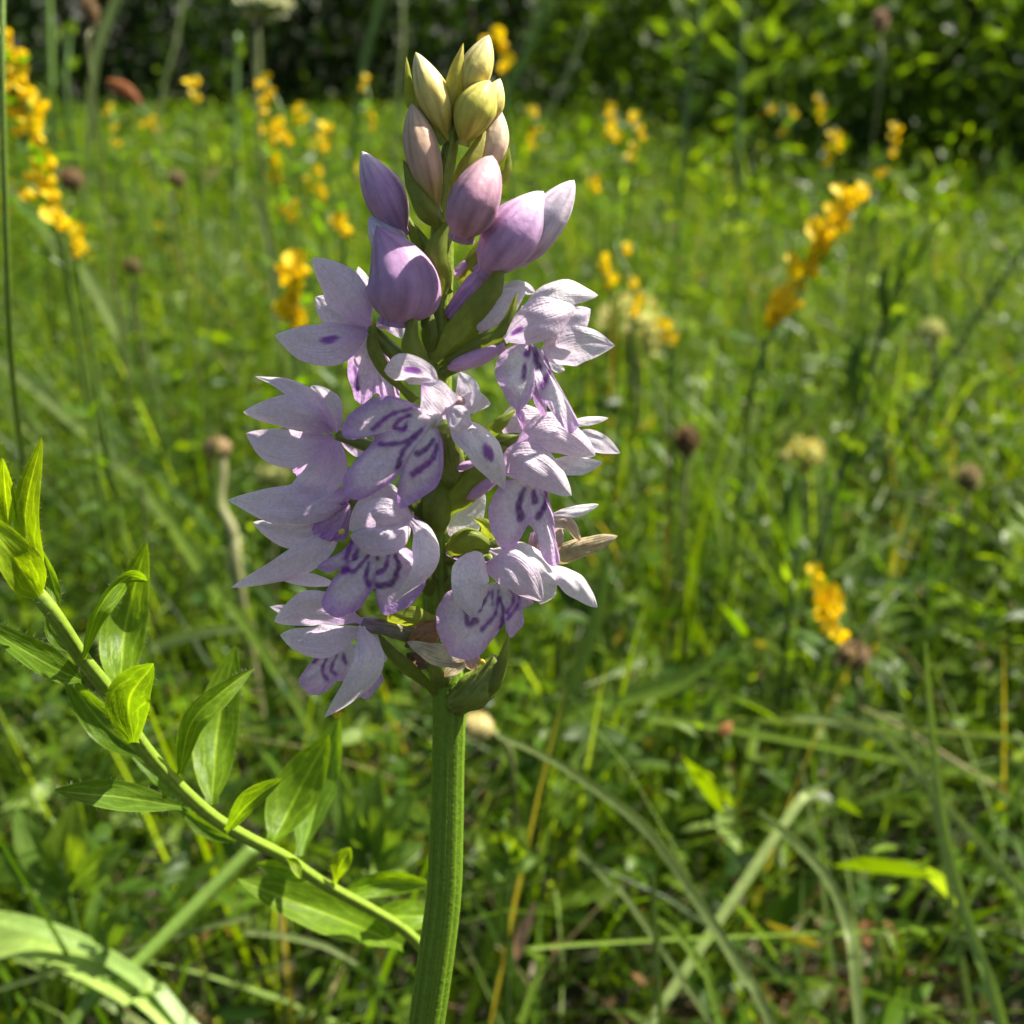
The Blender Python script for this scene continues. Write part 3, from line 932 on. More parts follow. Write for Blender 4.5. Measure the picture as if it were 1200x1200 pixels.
# --- flowers: each an ovary that carries sepals, petals and a lip
def flower(ov_ctrl, w=18, c0=BRD, c1=BR, **kw):
    return ovary(orchid, ov_ctrl, w, c0, c1, name='flower', **kw)


SHP = dict(c0=LILAC * 1.05, c1=PALE, c2=WHITE)

# upper left flower, seen from behind
f = flower([(508, 440, 0), (470, 420, 12), (434, 385, 18)], 18)
petal(f, 'sepal', [(433, 382, 22), (404, 342, 26), (366, 302, 10)], 50, 0.5, 0.62, cup=0.35, roll=18, **SHP)
petal(f, 'petal', [(426, 384, 8), (398, 368, 0), (369, 348, -10)], 40, 0.55, 0.62, cup=0.4, **SHP)
petal(f, 'sepal', [(430, 388, 26), (378, 404, 36), (322, 393, 22)], 52, 0.45, 0.62, cup=0.4, roll=-12, spots=((0.42, 0.15, 0.14, 0.22),),
      c0=LILAC, c1=PALE, c2=WHITE)
petal(f, 'petal', [(432, 386, 4), (425, 340, -10), (420, 312, -24)], 24, 0.5, 0.7, cup=0.4, **SHP)
petal(f, 'petal', [(440, 384, 0), (458, 376, -6), (472, 396, -10)], 26, 0.55, 0.6, cup=0.3, **SHP)
lip(f, (432, 392, 6), [(412, 410), (407, 432), (414, 462), (424, 474), (440, 462), (452, 468), (466, 476), (468, 450), (456, 420), (446, 398)],
    [(6, (416, 430), (419, 455))], zr=-14, bulge=10)
bract([(486, 470, 20), (452, 434, 26), (437, 404, 24), (439, 372, 22)], 17, BR, BRY, pk=0.5, roll=30)

# left middle flower, facing away to the left
f = flower([(506, 560, 0), (450, 530, 6), (395, 510, 10)], 16)
petal(f, 'sepal', [(392, 504, 22), (368, 474, 26), (336, 452, 20), (299, 441, 8)], 24, 0.35, 0.75, roll=-40, cup=0.25, twist=40, **SHP)
petal(f, 'petal', [(398, 505, 6), (384, 478, 2), (364, 452, -6)], 36, 0.55, 0.6, cup=0.3, **SHP)
petal(f, 'petal', [(390, 505, 24), (345, 484, 34), (285, 483, 22)], 40, 0.5, 0.62, cup=0.45, roll=15, c0=LILAC, c1=PALE * .96, c2=WHITE)
petal(f, 'petal', [(390, 512, 16), (338, 526, 24), (288, 508, 12)], 46, 0.5, 0.6, cup=0.45, roll=-20, c0=LILAC, c1=PALE * .95, c2=PALE)
petal(f, 'sepal', [(394, 516, 30), (380, 556, 42), (348, 584, 40), (310, 606, 28)], 46, 0.35, 0.72, cup=0.25, roll=-10, **SHP)
petal(f, 'petal', [(396, 508, 0), (420, 522, -4), (438, 528, -8)], 26, 0.5, 0.6, cup=0.2, **SHP)
lip(f, (384, 524, -4), [(360, 530), (342, 546), (350, 560), (364, 560), (390, 556), (404, 540)], [], zr=-20, bulge=4)

# front flower with the boldly marked lip
f = flower([(512, 585, 8), (528, 548, 40), (522, 505, 66)], 30, taper=(0.6, 1.1, 0.9))
petal(f, 'sepal', [(517, 455, 78), (486, 434, 92), (450, 434, 90)], 37, 0.6, 0.55, cup=0.35, roll=35, keel=0.1, spots=((0.55, 0.25, 0.17, 0.28),),
      c0=PALE, c1=WHITE, c2=WHITE, wave=0.12)
petal(f, 'petal', [(531, 492, 84), (513, 470, 104), (494, 450, 98)], 44, 0.55, 0.5, cup=0.3, roll=22, c0=PALE, c1=WHITE, c2=LILAC)
petal(f, 'petal', [(529, 484, 86), (548, 464, 98), (538, 436, 84)], 30, 0.55, 0.6, cup=0.3, roll=20, c0=PALE, c1=WHITE, c2=WHITE)
petal(f, 'petal', [(530, 482, 92), (552, 472, 98), (575, 474, 88)], 26, 0.55, 0.6, cup=0.3, roll=-15, c0=PALE, c1=WHITE, c2=WHITE)
petal(f, 'petal', [(522, 478, 100), (538, 490, 108), (553, 498, 98)], 30, 0.5, 0.55, cup=0.35, c0=PALE, c1=WHITE, c2=PALE)
petal(f, 'sepal', [(530, 496, 84), (560, 518, 98), (578, 546, 94), (592, 574, 80)], 42, 0.35, 0.7, cup=0.35, roll=26, spots=((0.50, 0.0, 0.13, 0.36),),
      c0=PALE, c1=WHITE, c2=WHITE)
F3_OUT = [(490, 474), (462, 465), (441, 466), (421, 476), (404, 493), (401, 508), (412, 515), (437, 512),
          (434, 522), (417, 539), (404, 556), (402, 571), (408, 582), (426, 585), (449, 571), (464, 560), (470, 553),
          (466, 573), (466, 591), (474, 594), (495, 584), (512, 569), (519, 549), (520, 530), (518, 514), (512, 504)]
F3_MK = [(6, (481, 479), (456, 487), (437, 503)), (6, (481, 487), (468, 492), (463, 500), (472, 504)), (6, (495, 503), (473, 518), (445, 521)),
         (6.5, (493, 507), (473, 528), (466, 547)), (7, (508, 515), (499, 526), (488, 532)), (8, (512, 521), (506, 539), (484, 555)),
         (2.5, (489, 476), (499, 477)), (3, (514, 501), (519, 513)), (2.5, (482, 485), (478, 488)), (2.5, (499, 499), (499, 499.5)),
         (4, (477, 493), (474, 503))]
lip(f, (508, 491, 88), F3_OUT, F3_MK, zr=6, bulge=10, c_edge=PURP * 1.15,
    dz=[-10, -12, -14, -10, 0, 6, 8, 8, 6, 4, 0])
bud(f, [(507, 501, 96), (511, 492, 99), (515, 483, 96)], 15, 0.5, 0.6, np.array([0.8, 0.7, 0.6]), np.array([0.8, 0.68, 0.66]), np.array([0.8, 0.66, 0.7]), name='column', nu=14, nv=14)
bud(f, [(529, 476, 94), (538, 471, 99), (546, 467, 95)], 13, 0.5, 0.6, ROST, ROST, PEA * 0.8, name='anther', nu=12, nv=12)
petal(f, 'spur', [(560, 541, 52), (541, 547, 54), (524, 549, 46)], 11, 0.5, 0.55, cup=1.0, c0=LILAC, c1=LILAC, c2=LILAC * 1.1)
bract([(513, 624, 30), (512, 590, 44), (517, 556, 36)], 34, BR, BR * .9, keel=0.5, cup=0.3, pk=0.38, p=.7)
bract([(500, 612, 14), (488, 596, 22), (474, 580, 14)], 24, BRD, BR, roll=25)
bract([(516, 604, 22), (542, 575, 34), (558, 540, 30), (550, 526, 24)], 40, BR, BRD, roll=12, keel=.3, pk=.45)

# flower on the upper right
f = flower([(514, 440, 8), (550, 420, 36), (594, 398, 52)], 17)
petal(f, 'petal', [(584, 340, 12), (606, 336, 14), (628, 343, 8)], 17, 0.5, 0.6, cup=0.3, roll=30, c0=WHITE, c1=WHITE, c2=PALE)
petal(f, 'sepal', [(582, 396, 34), (578, 368, 38), (616, 338, 26)], 46, 0.5, 0.6, cup=0.35, **SHP)
petal(f, 'sepal', [(612, 362, 44), (655, 343, 56), (701, 346, 44)], 30, 0.5, 0.6, cup=0.5, roll=35, c0=PALE, c1=WHITE, c2=WHITE)
petal(f, 'petal', [(638, 402, 56), (668, 378, 62), (692, 362, 54)], 36, 0.5, 0.55, cup=0.4, c0=LILAC, c1=PALE, c2=PALE)
petal(f, 'petal', [(592, 398, 62), (632, 375, 82), (674, 360, 66)], 50, 0.5, 0.55, cup=0.5, roll=12, spots=((0.2, 0.0, 0.12, 0.25),), c0=PALE, c1=PALE, c2=WHITE)
petal(f, 'sepal', [(634, 416, 58), (676, 404, 66), (721, 405, 52)], 48, 0.42, 0.68, cup=0.3, roll=-12, c0=PALE, c1=WHITE, c2=WHITE)
petal(f, 'petal', [(640, 420, 46), (652, 430, 46), (662, 434, 40)], 12, 0.5, 0.6, c0=WHITE, c1=WHITE)
F6_OUT = [(603, 404), (590, 412), (582, 424), (581, 440), (589, 460), (600, 477), (609, 480), (621, 469), (629, 454), (632, 462),
          (645, 480), (660, 501), (668, 508), (678, 499), (671, 480), (653, 447), (645, 430), (638, 412)]
lip(f, (621, 402, 70), F6_OUT, [(8, (619, 408), (618, 415)), (6, (615, 426), (614, 443)), (8, (627, 408), (628, 421), (632, 431)),
                                (8, (644, 436), (636, 452)), (2.5, (630, 406), (634, 408)), (2, (638, 418), (645, 430))],
    zr=24, bulge=12, c_mid=WHITE, c_edge=LILAC, dz=[6, 4, 6, 2, -4, -10, -18, -26])
petal(f, 'lip_fold', [(627, 452, 62), (634, 474, 60), (640, 495, 52)], 14, 0.35, 0.8, cup=0.4, c0=PURP, c1=LILAC, c2=LILAC)
petal(f, 'lip_fold', [(606, 478, 40), (612, 492, 42), (613, 505, 38)], 10, 0.35, 0.8, cup=0.4, c0=PURP, c1=LILAC, c2=LILAC)
bud(f, [(640, 398, 62), (641, 391, 68), (641, 382, 64)], 11, 0.5, 0.6, CREW, CREW, ROS * .6, name='column', nu=12, nv=12)
petal(f, 'spur', [(592, 404, 50), (558, 418, 46), (524, 432, 30)], 24, 0.5, 0.5, cup=1.0, b0=0.7, c0=LILAC * 1.12, c1=LILAC * 1.15, c2=LILAC * 1.2)
bract([(524, 424, 34), (560, 402, 52), (592, 384, 56), (606, 342, 52)], 19, BRD, BRY, roll=10, pk=0.5, cup=.4)
bract([(526, 418, 10), (540, 402, 16), (560, 388, 10)], 20, BRD, BR)

# flower on the right, middle height
f = flower([(514, 560, 6), (565, 535, 34), (592, 522, 44)], 22)
petal(f, 'sepal', [(655, 500, 20), (684, 494, 22), (713, 490, 16)], 11, 0.5, 0.55, roll=35, cup=0.4, c0=WHITE, c1=WHITE, c2=WHITE)
petal(f, 'sepal', [(600, 520, 28), (606, 492, 30), (646, 488, 22)], 34, 0.5, 0.6, cup=0.3, roll=10, **SHP)
petal(f, 'petal', [(662, 520, 30), (694, 517, 34), (727, 531, 22)], 27, 0.45, 0.6, cup=0.35, roll=-15, c0=PALE, c1=WHITE, c2=WHITE)
petal(f, 'petal', [(640, 544, 34), (674, 546, 38), (706, 542, 28)], 24, 0.45, 0.6, cup=0.4, roll=20, c0=PALE, c1=WHITE, c2=WHITE)
petal(f, 'petal', [(604, 522, 44), (645, 506, 60), (698, 534, 44)], 46, 0.5, 0.55, cup=0.55, roll=18, c0=LILAC * 1.05, c1=PALE, c2=WHITE)
petal(f, 'sepal', [(580, 548, 56), (622, 542, 76), (670, 581, 62)], 48, 0.5, 0.58, cup=0.45, roll=20, c0=LILAC * 1.1, c1=PALE * .97, c2=WHITE)
F7_OUT = [(588, 564), (577, 584), (572, 598), (575, 620), (587, 642), (597, 646), (610, 631), (620, 615), (629, 631), (636, 653), (647, 663),
          (656, 657), (652, 633), (649, 609), (644, 585), (640, 566)]
lip(f, (620, 560, 60), F7_OUT, [(9, (614, 574), (608, 590), (610, 607)), (8, (626, 576), (626, 588)), (7, (640, 577), (638, 594), (630, 607))],
    zr=14, bulge=8, c_edge=LILAC * .98, dz=[2, 2, 4, 2, -2, -8, -16])
petal(f, 'spur', [(586, 558, 40), (562, 574, 44), (541, 588, 34)], 15, 0.5, 0.5, cup=1.0, b0=.7, c0=LILAC, c1=LILAC, c2=LILAC * 1.15)
bract([(570, 512, 34), (588, 494, 42), (605, 479, 36)], 16, BR, BRY, roll=10)
bract([(574, 524, 40), (594, 516, 46), (612, 508, 40)], 19, BRD, BRD)

# withered flower on the right, lower
f = flower([(514, 655, 4), (552, 648, 26), (584, 636, 34)], 22)
petal(f, 'petal', [(520, 650, 4), (536, 612, 10), (568, 578, 8)], 54, 0.5, 0.55, cup=0.3, wave=0.1, c0=LILAC, c1=WHITE, c2=WHITE, label='pale petal behind the stalk')
petal(f, 'sepal', [(644, 604, 24), (672, 600, 28), (702, 591, 20)], 14, 0.5, 0.55, cup=0.4, roll=25, c0=PALE, c1=WHITE, c2=WHITE)
petal(f, 'petal', [(640, 622, 22), (664, 612, 28), (681, 636, 24)], 16, 0.4, 0.6, cup=0.6, c0=PALE * .8, c1=(0.62, 0.50, 0.40), c2=(0.5, 0.38, 0.25), mat=M_DRY,
      label='withered curled beige petal')
petal(f, 'petal', [(656, 618, 24), (656, 634, 30), (650, 650, 24)], 9, 0.4, 0.6, cup=0.6, c0=PALE * .8, c1=(0.62, 0.50, 0.40), c2=(0.5, 0.38, 0.25), mat=M_DRY)
petal(f, 'sepal', [(640, 656, 16), (680, 642, 26), (724, 628, 18)], 25, 0.42, 0.7, cup=0.45, roll=18, c0=(0.42, 0.36, 0.2), c1=(0.50, 0.42, 0.26), c2=(0.62, 0.52, 0.38),
      mat=M_DRY, wave=.25, label='withered tan sepal')
petal(f, 'lip', [(624, 624, 26), (632, 644, 30), (626, 662, 24)], 26, 0.5, 0.6, cup=0.4, c0=LILAC, c1=(0.5, 0.34, 0.32), c2=(0.4, 0.24, 0.12), mat=M_DRY, label='withered brown lip')
petal(f, 'spur', [(574, 652, 38), (548, 652, 38), (522, 648, 28)], 13, 0.5, 0.5, cup=1.0, b0=.7, c0=LILAC * .9, c1=LILAC, c2=LILAC)
bract([(526, 646, 34), (552, 632, 44), (580, 642, 40)], 30, BR, BRD, cup=.5, keel=.2, roll=18)
bract([(572, 636, 30), (570, 616, 36), (555, 607, 30)], 16, BRY, BRY, roll=20)

# hooded flower left of the stalk, lower middle
f = flower([(508, 640, 8), (496, 622, 36), (480, 610, 58)], 20, c1=PURP * .6)
petal(f, 'petal', [(474, 590, 40), (456, 576, 42), (442, 570, 36)], 18, 0.5, 0.6, c0=WHITE, c1=WHITE, c2=WHITE)
petal(f, 'petal', [(484, 606, 62), (445, 592, 76), (409, 622, 62)], 40, 0.5, 0.55, cup=0.4, **SHP)
petal(f, 'sepal', [(484, 608, 68), (446, 606, 92), (412, 622, 76)], 44, 0.5, 0.52, cup=0.5, roll=15, c0=PALE, c1=PALE * 1.03, c2=WHITE)
petal(f, 'petal', [(480, 612, 74), (450, 632, 96), (410, 628, 80)], 40, 0.48, 0.52, cup=0.55, roll=-12, c0=PALE, c1=PALE, c2=PALE)
petal(f, 'sepal', [(480, 608, 80), (497, 628, 92), (496, 664, 104), (458, 707, 100)], 31, 0.55, 0.6, cup=0.35, twist=30, roll=28, c0=PALE, c1=WHITE, c2=WHITE, wave=.06)
F5_OUT = [(416, 628), (402, 645), (378, 658), (373, 666), (384, 671), (399, 667), (389, 681), (377, 703), (380, 714), (393, 724), (408, 720), (421, 713),
          (438, 690), (442, 703), (447, 718), (457, 720), (480, 710), (497, 688), (499, 672), (490, 653), (474, 640)]
F5_MK = [(7, (412, 632), (406, 655)), (8, (418, 645), (416, 653)), (6, (432, 651), (415, 669), (405, 668)), (9, (409, 667), (404, 669)),
         (7, (432, 660), (429, 675), (432, 684)), (7, (455, 651), (451, 666), (443, 671)), (8, (464, 651), (467, 666), (458, 684), (443, 686)), (4, (441, 650), (442, 655))]
lip(f, (441, 640, 74), F5_OUT, F5_MK, zr=12, bulge=10, c_edge=PURP * 1.12, c_mid=PALE * .98, dz=[-10, -10, -4, 4, 6, 4, 0, -4, -10])

# flower turned left, below the middle
f = flower([(506, 620, -6), (455, 600, 10), (408, 586, 30)], 16)
petal(f, 'sepal', [(410, 575, 34), (345, 592, 44), (267, 586, 30)], 50, 0.48, 0.66, cup=0.35, roll=-10, **SHP)
petal(f, 'sepal', [(392, 616, 22), (345, 626, 26), (296, 612, 14)], 34, 0.5, 0.6, cup=0.4, roll=-15, **SHP)
petal(f, 'petal', [(412, 580, 46), (376, 598, 56), (337, 612, 50)], 26, 0.45, 0.6, cup=0.5, roll=10, c0=LILAC, c1=PALE, c2=WHITE)
lip(f, (410, 590, 44), [(404, 588), (388, 594), (372, 606), (366, 620), (374, 630), (390, 634), (404, 632), (414, 612)], [], zr=6, bulge=8, c_in=LILAC, c_mid=LILAC * .92, c_edge=PURP)
petal(f, 'sepal', [(398, 622, 42), (346, 660, 52), (270, 689, 36)], 36, 0.4, 0.7, cup=0.3, roll=10, c0=PALE * .95, c1=PALE, c2=WHITE)
petal(f, 'petal', [(392, 684, 36), (350, 678, 40), (312, 676, 34)], 15, 0.4, 0.7, cup=0.3, roll=30, c0=WHITE, c1=PALE, c2=PALE)
bud(f, [(397, 626, 60), (400, 623, 63), (404, 620, 61)], 7, .5, .6, CREG, CRE, CRE, seps=(), name='pollen_grain', nu=10, nv=10)

# flower low on the right with a ragged lip
f = flower([(520, 690, 8), (550, 668, 42), (578, 655, 62)], 20)
petal(f, 'sepal', [(640, 662, 56), (672, 684, 66), (700, 712, 56)], 27, 0.48, 0.62, cup=0.35, roll=25, c0=WHITE, c1=WHITE, c2=WHITE)
petal(f, 'sepal', [(574, 645, 58), (618, 654, 76), (658, 686, 64)], 31, 0.5, 0.58, cup=0.4, roll=32, c0=PALE, c1=WHITE, c2=WHITE)
petal(f, 'petal', [(640, 672, 62), (640, 690, 66), (633, 708, 62)], 26, 0.5, 0.55, cup=0.4, roll=20, c0=PALE, c1=WHITE, c2=WHITE)
petal(f, 'petal', [(566, 662, 70), (602, 668, 92), (636, 704, 76)], 45, 0.5, 0.52, cup=0.5, roll=14, c0=LILAC * 1.1, c1=PALE * .96, c2=PALE)
petal(f, 'sepal', [(561, 647, 82), (549, 684, 100), (558, 726, 90)], 44, 0.42, 0.5, cup=0.12, keel=0.2, roll=14, c0=PALE, c1=WHITE, c2=WHITE)
F9_OUT = [(562, 686), (540, 688), (524, 695), (512, 713), (511, 730), (515, 745), (519, 757), (530, 768), (546, 773), (560, 770), (575, 752), (590, 734),
          (593, 738), (598, 747), (608, 740), (614, 728), (613, 717), (624, 706), (614, 697), (604, 682)]
F9_MK = [(8, (545, 713), (549, 731), (557, 727)), (4, (573, 694), (562, 716)), (3, (577, 690), (577, 708)), (5, (584, 693), (581, 718), (564, 738)), (5, (586, 700), (590, 718), (587, 735)),
         (4.5, (598, 689), (602, 704), (594, 718)), (4, (608, 693), (607, 708), (595, 725))]
lip(f, (584, 682, 76), F9_OUT, F9_MK, zr=8, bulge=10, c_in=WHITE, c_mid=PALE, c_edge=LILAC * .95, frill=2.0, dz=[-14, -10, 0, 6, 6, 4, 0, -6, -10])

# flower low on the left, its lip behind a long white sepal
f = flower([(512, 760, 4), (466, 738, 28), (424, 731, 40)], 22, c0=BRD, c1=np.array([0.30, 0.22, 0.24]))
petal(f, 'petal', [(372, 722, 20), (340, 716, 18), (316, 711, 10)], 16, 0.4, 0.7, c0=PALE, c1=PALE, c2=WHITE)
petal(f, 'sepal', [(424, 728, 50), (372, 712, 64), (321, 728, 50)], 42, 0.52, 0.58, cup=0.45, roll=12, **SHP)
petal(f, 'petal', [(424, 736, 48), (376, 752, 60), (328, 744, 46)], 38, 0.5, 0.56, cup=0.45, roll=-14, c0=PALE * .95, c1=PALE, c2=WHITE)
petal(f, 'sepal', [(424, 734, 60), (433, 774, 78), (414, 806, 78), (380, 841, 66)], 36, 0.42, 0.7, cup=0.25, roll=26, c0=PALE, c1=WHITE, c2=WHITE)
petal(f, 'petal', [(432, 742, 30), (446, 760, 30), (452, 776, 24)], 18, 0.5, 0.6, c0=PALE, c1=PALE)
F10_OUT = [(384, 762), (368, 772), (350, 796), (356, 808), (367, 815), (382, 811), (397, 798), (410, 806), (428, 819), (442, 808), (449, 798), (446, 785), (430, 762)]
lip(f, (408, 752, 42), F10_OUT, [(5, (383, 768), (378, 787), (384, 797)), (5, (395, 767), (388, 783), (393, 790)), (5, (402, 766), (405, 776)), (8, (372, 770), (368, 774))],
    zr=2, bulge=8, c_edge=LILAC * .9, dz=[-4, 0, 4, 4, 0, -8])
bract([(511, 728, 32), (478, 722, 40), (440, 722, 38)], 24, BRY * .85, BRY, cup=.5, keel=.2, pk=.45, roll=20)

# the withered remains and bracts at the foot of the spike
f = flower([(522, 800, 10), (512, 780, 30), (506, 762, 40)], 26)
petal(f, 'petal', [(548, 772, 62), (516, 768, 66), (477, 752, 54)], 27, 0.42, 0.7, cup=0.25, roll=-15, wave=.1, c0=(0.42, 0.34, 0.24), c1=(0.62, 0.57, 0.46), c2=(0.72, 0.68, 0.56), mat=M_DRY,
      label='withered cream petal with brown base')
petal(f, 'petal', [(530, 764, 58), (534, 778, 60), (521, 794, 54)], 24, 0.4, 0.7, cup=0.2, c0=(0.5, 0.42, 0.3), c1=(0.62, 0.57, 0.44), c2=(0.4, 0.3, 0.14), mat=M_DRY)
petal(f, 'petal', [(520, 736, 38), (500, 742, 44), (474, 758, 32)], 30, 0.45, 0.8, cup=0.25, wave=.45, keel=.3, c0=(0.36, 0.22, 0.14), c1=(0.40, 0.24, 0.15), c2=(0.26, 0.15, 0.08), mat=M_DRY,
      label='shrivelled brown petal')
petal(f, 'petal', [(512, 768, 32), (494, 774, 36), (476, 766, 28)], 22, 0.5, 0.8, cup=0.3, wave=.45, c0=(0.22, 0.12, 0.1), c1=(0.30, 0.18, 0.14), c2=(0.2, 0.12, 0.08), mat=M_DRY)
petal(f, 'lip', [(560, 760, 66), (553, 774, 68), (556, 786, 60)], 18, 0.5, 0.6, cup=0.4, wave=.15, c0=LILAC, c1=(0.55, 0.40, 0.40), c2=(0.45, 0.30, 0.10), mat=M_DRY)
bud(f, [(560, 778, 66), (564, 775, 68), (569, 778, 66)], 7, .5, .6, CRE, np.array([.7, .55, .06]), np.array([.7, .55, .06]), seps=(), name='pollen_grain', nu=10, nv=10)
ovary(orchid, [(534, 822, 8), (560, 806, 34), (584, 772, 40)], 44, BRD * 1.1, BR, taper=(0.8, 1.0, 0.4), ribs=5)
bract([(528, 822, 22), (566, 812, 46), (586, 782, 46), (597, 742, 36)], 22, BR * .85, BR, pk=0.4, roll=-20, cup=.4)
bract([(512, 812, 14), (484, 788, 34), (458, 764, 40), (443, 742, 34)], 17, BR * .8, BR * .8, pk=0.45, roll=25, cup=.4)
bract([(508, 700, 14), (500, 676, 22), (490, 652, 16)], 22, BRD, BR)
bract([(528, 712, 8), (536, 690, 12), (530, 668, 8)], 26, BRD, BRD)


# ------------------------------------------------------------------ leafy plant on the left
LG = np.array([0.14, 0.25, 0.010]); LG2 = np.array([0.20, 0.31, 0.010]); LGD = np.array([0.10, 0.19, 0.012])


def leaf_mesh_px(ctrl, w, depthf, base, pk=0.42, p=0.8, roll=0, cup=-0.2, keel=-0.2, c=LG, hairs=0, seed=0, curl=0, mat=None, twist=0, b0=.3):
    """leaf along a centre line in photo px with depth (m) per control point"""
    g = np.random.default_rng(seed)
    nu, nv = 26, 25
    pts = np.array([W(a, b, d) for a, b, d in ctrl])
    dm = np.mean([q[2] for q in ctrl])
    C = catmull(pts, nu)
    T = norm(np.gradient(C, axis=0))
    view = norm(CAM - C)
    Wd = norm(np.cross(T, view))
    Nn = np.cross(Wd, T)
    u = np.linspace(0, 1, nu)
    r = math.radians(roll) + math.radians(twist) * (u - .5)
    Wr = Wd * np.cos(r)[:, None] + Nn * np.sin(r)[:, None]
    Nr = np.cross(Wr, T)
    half = 0.5 * w * dm / FPX / max(math.cos(math.radians(roll)), 0.4) * prof_fn(u, pk, p, b0)
    v = np.linspace(-1, 1, nv)
    bend = cup * (1 - v[None] ** 2) + keel * (1 - np.abs(v[None])) + 0.05 * np.sin(u[:, None] * 9 + 4 * v[None] + seed)
    V = C[:, None] + Wr[:, None] * (half[:, None] * v[None])[..., None] + Nr[:, None] * (half[:, None] * bend)[..., None]
    V = V + Nr[:, None] * (curl * 0.001 * u ** 3)[:, None, None]
    U, VV = np.meshgrid(u, v, indexing='ij')
    col = np.asarray(c)[None, None] * (1 + 0.08 * np.sin(U * 7 + seed))[..., None]
    k = (0.95 * (1 - sstep(0.01, 0.11, np.abs(VV))))[..., None]          # pale midrib
    k = np.maximum(k, (0.35 * sstep(0.86, 1.0, np.abs(VV)))[..., None])   # pale margin
    k = np.maximum(k, (0.4 * (1 - sstep(0.0, 0.10, np.abs(np.abs(VV) - (0.62 - 0.12 * np.cos(U * 19)) * np.sin(math.pi * U) ** .4))))[..., None])
    k = np.maximum(k, (0.35 * (1 - sstep(0.0, 0.22, np.abs(np.sin((U - 0.28 * np.abs(VV)) * 15)))) * sstep(0.05, 0.15, np.abs(VV)) * (1 - sstep(0.5, 0.62, np.abs(VV))))[..., None])
    col = col * (1 - k) + np.asarray(c) * np.array([2.7, 2.2, 4.0]) * k
    F = grid_faces(nu, nv)
    Vf = V.reshape(-1, 3)
    cf = col.reshape(-1, 3)
    uvf = np.stack([U, VV], -1).reshape(-1, 2)
    me = make_mesh('leaf', Vf - base, F, mat or M_LEAF, cf, uvf)
    hm = None
    if hairs:
        i = g.integers(1, nu - 1, hairs)
        sd_ = g.choice([0, nv - 1], hairs)
        e = V[i, sd_] + (V[(i + 1).clip(0, nu - 1), sd_] - V[i, sd_]) * g.random((hairs, 1))
        out = norm(Wr[i] * np.where(sd_ == 0, -1, 1)[:, None] + T[i] * g.uniform(-.2, .9, (hairs, 1)) + 0.5 * g.standard_normal((hairs, 3)))
        ln = g.uniform(0.0003, 0.0009, hairs)[:, None]
        HV = np.stack([e - T[i] * 1.2e-5, e + T[i] * 1.2e-5, e + out * ln], 1).reshape(-1, 3) - base
        hm = make_mesh('leaf_hairs', HV, np.arange(hairs * 3).reshape(-1, 3), M_LEAF, np.tile([0.5, 0.55, 0.35], (hairs * 3, 1)), np.zeros((hairs * 3, 2)))
    return me, hm


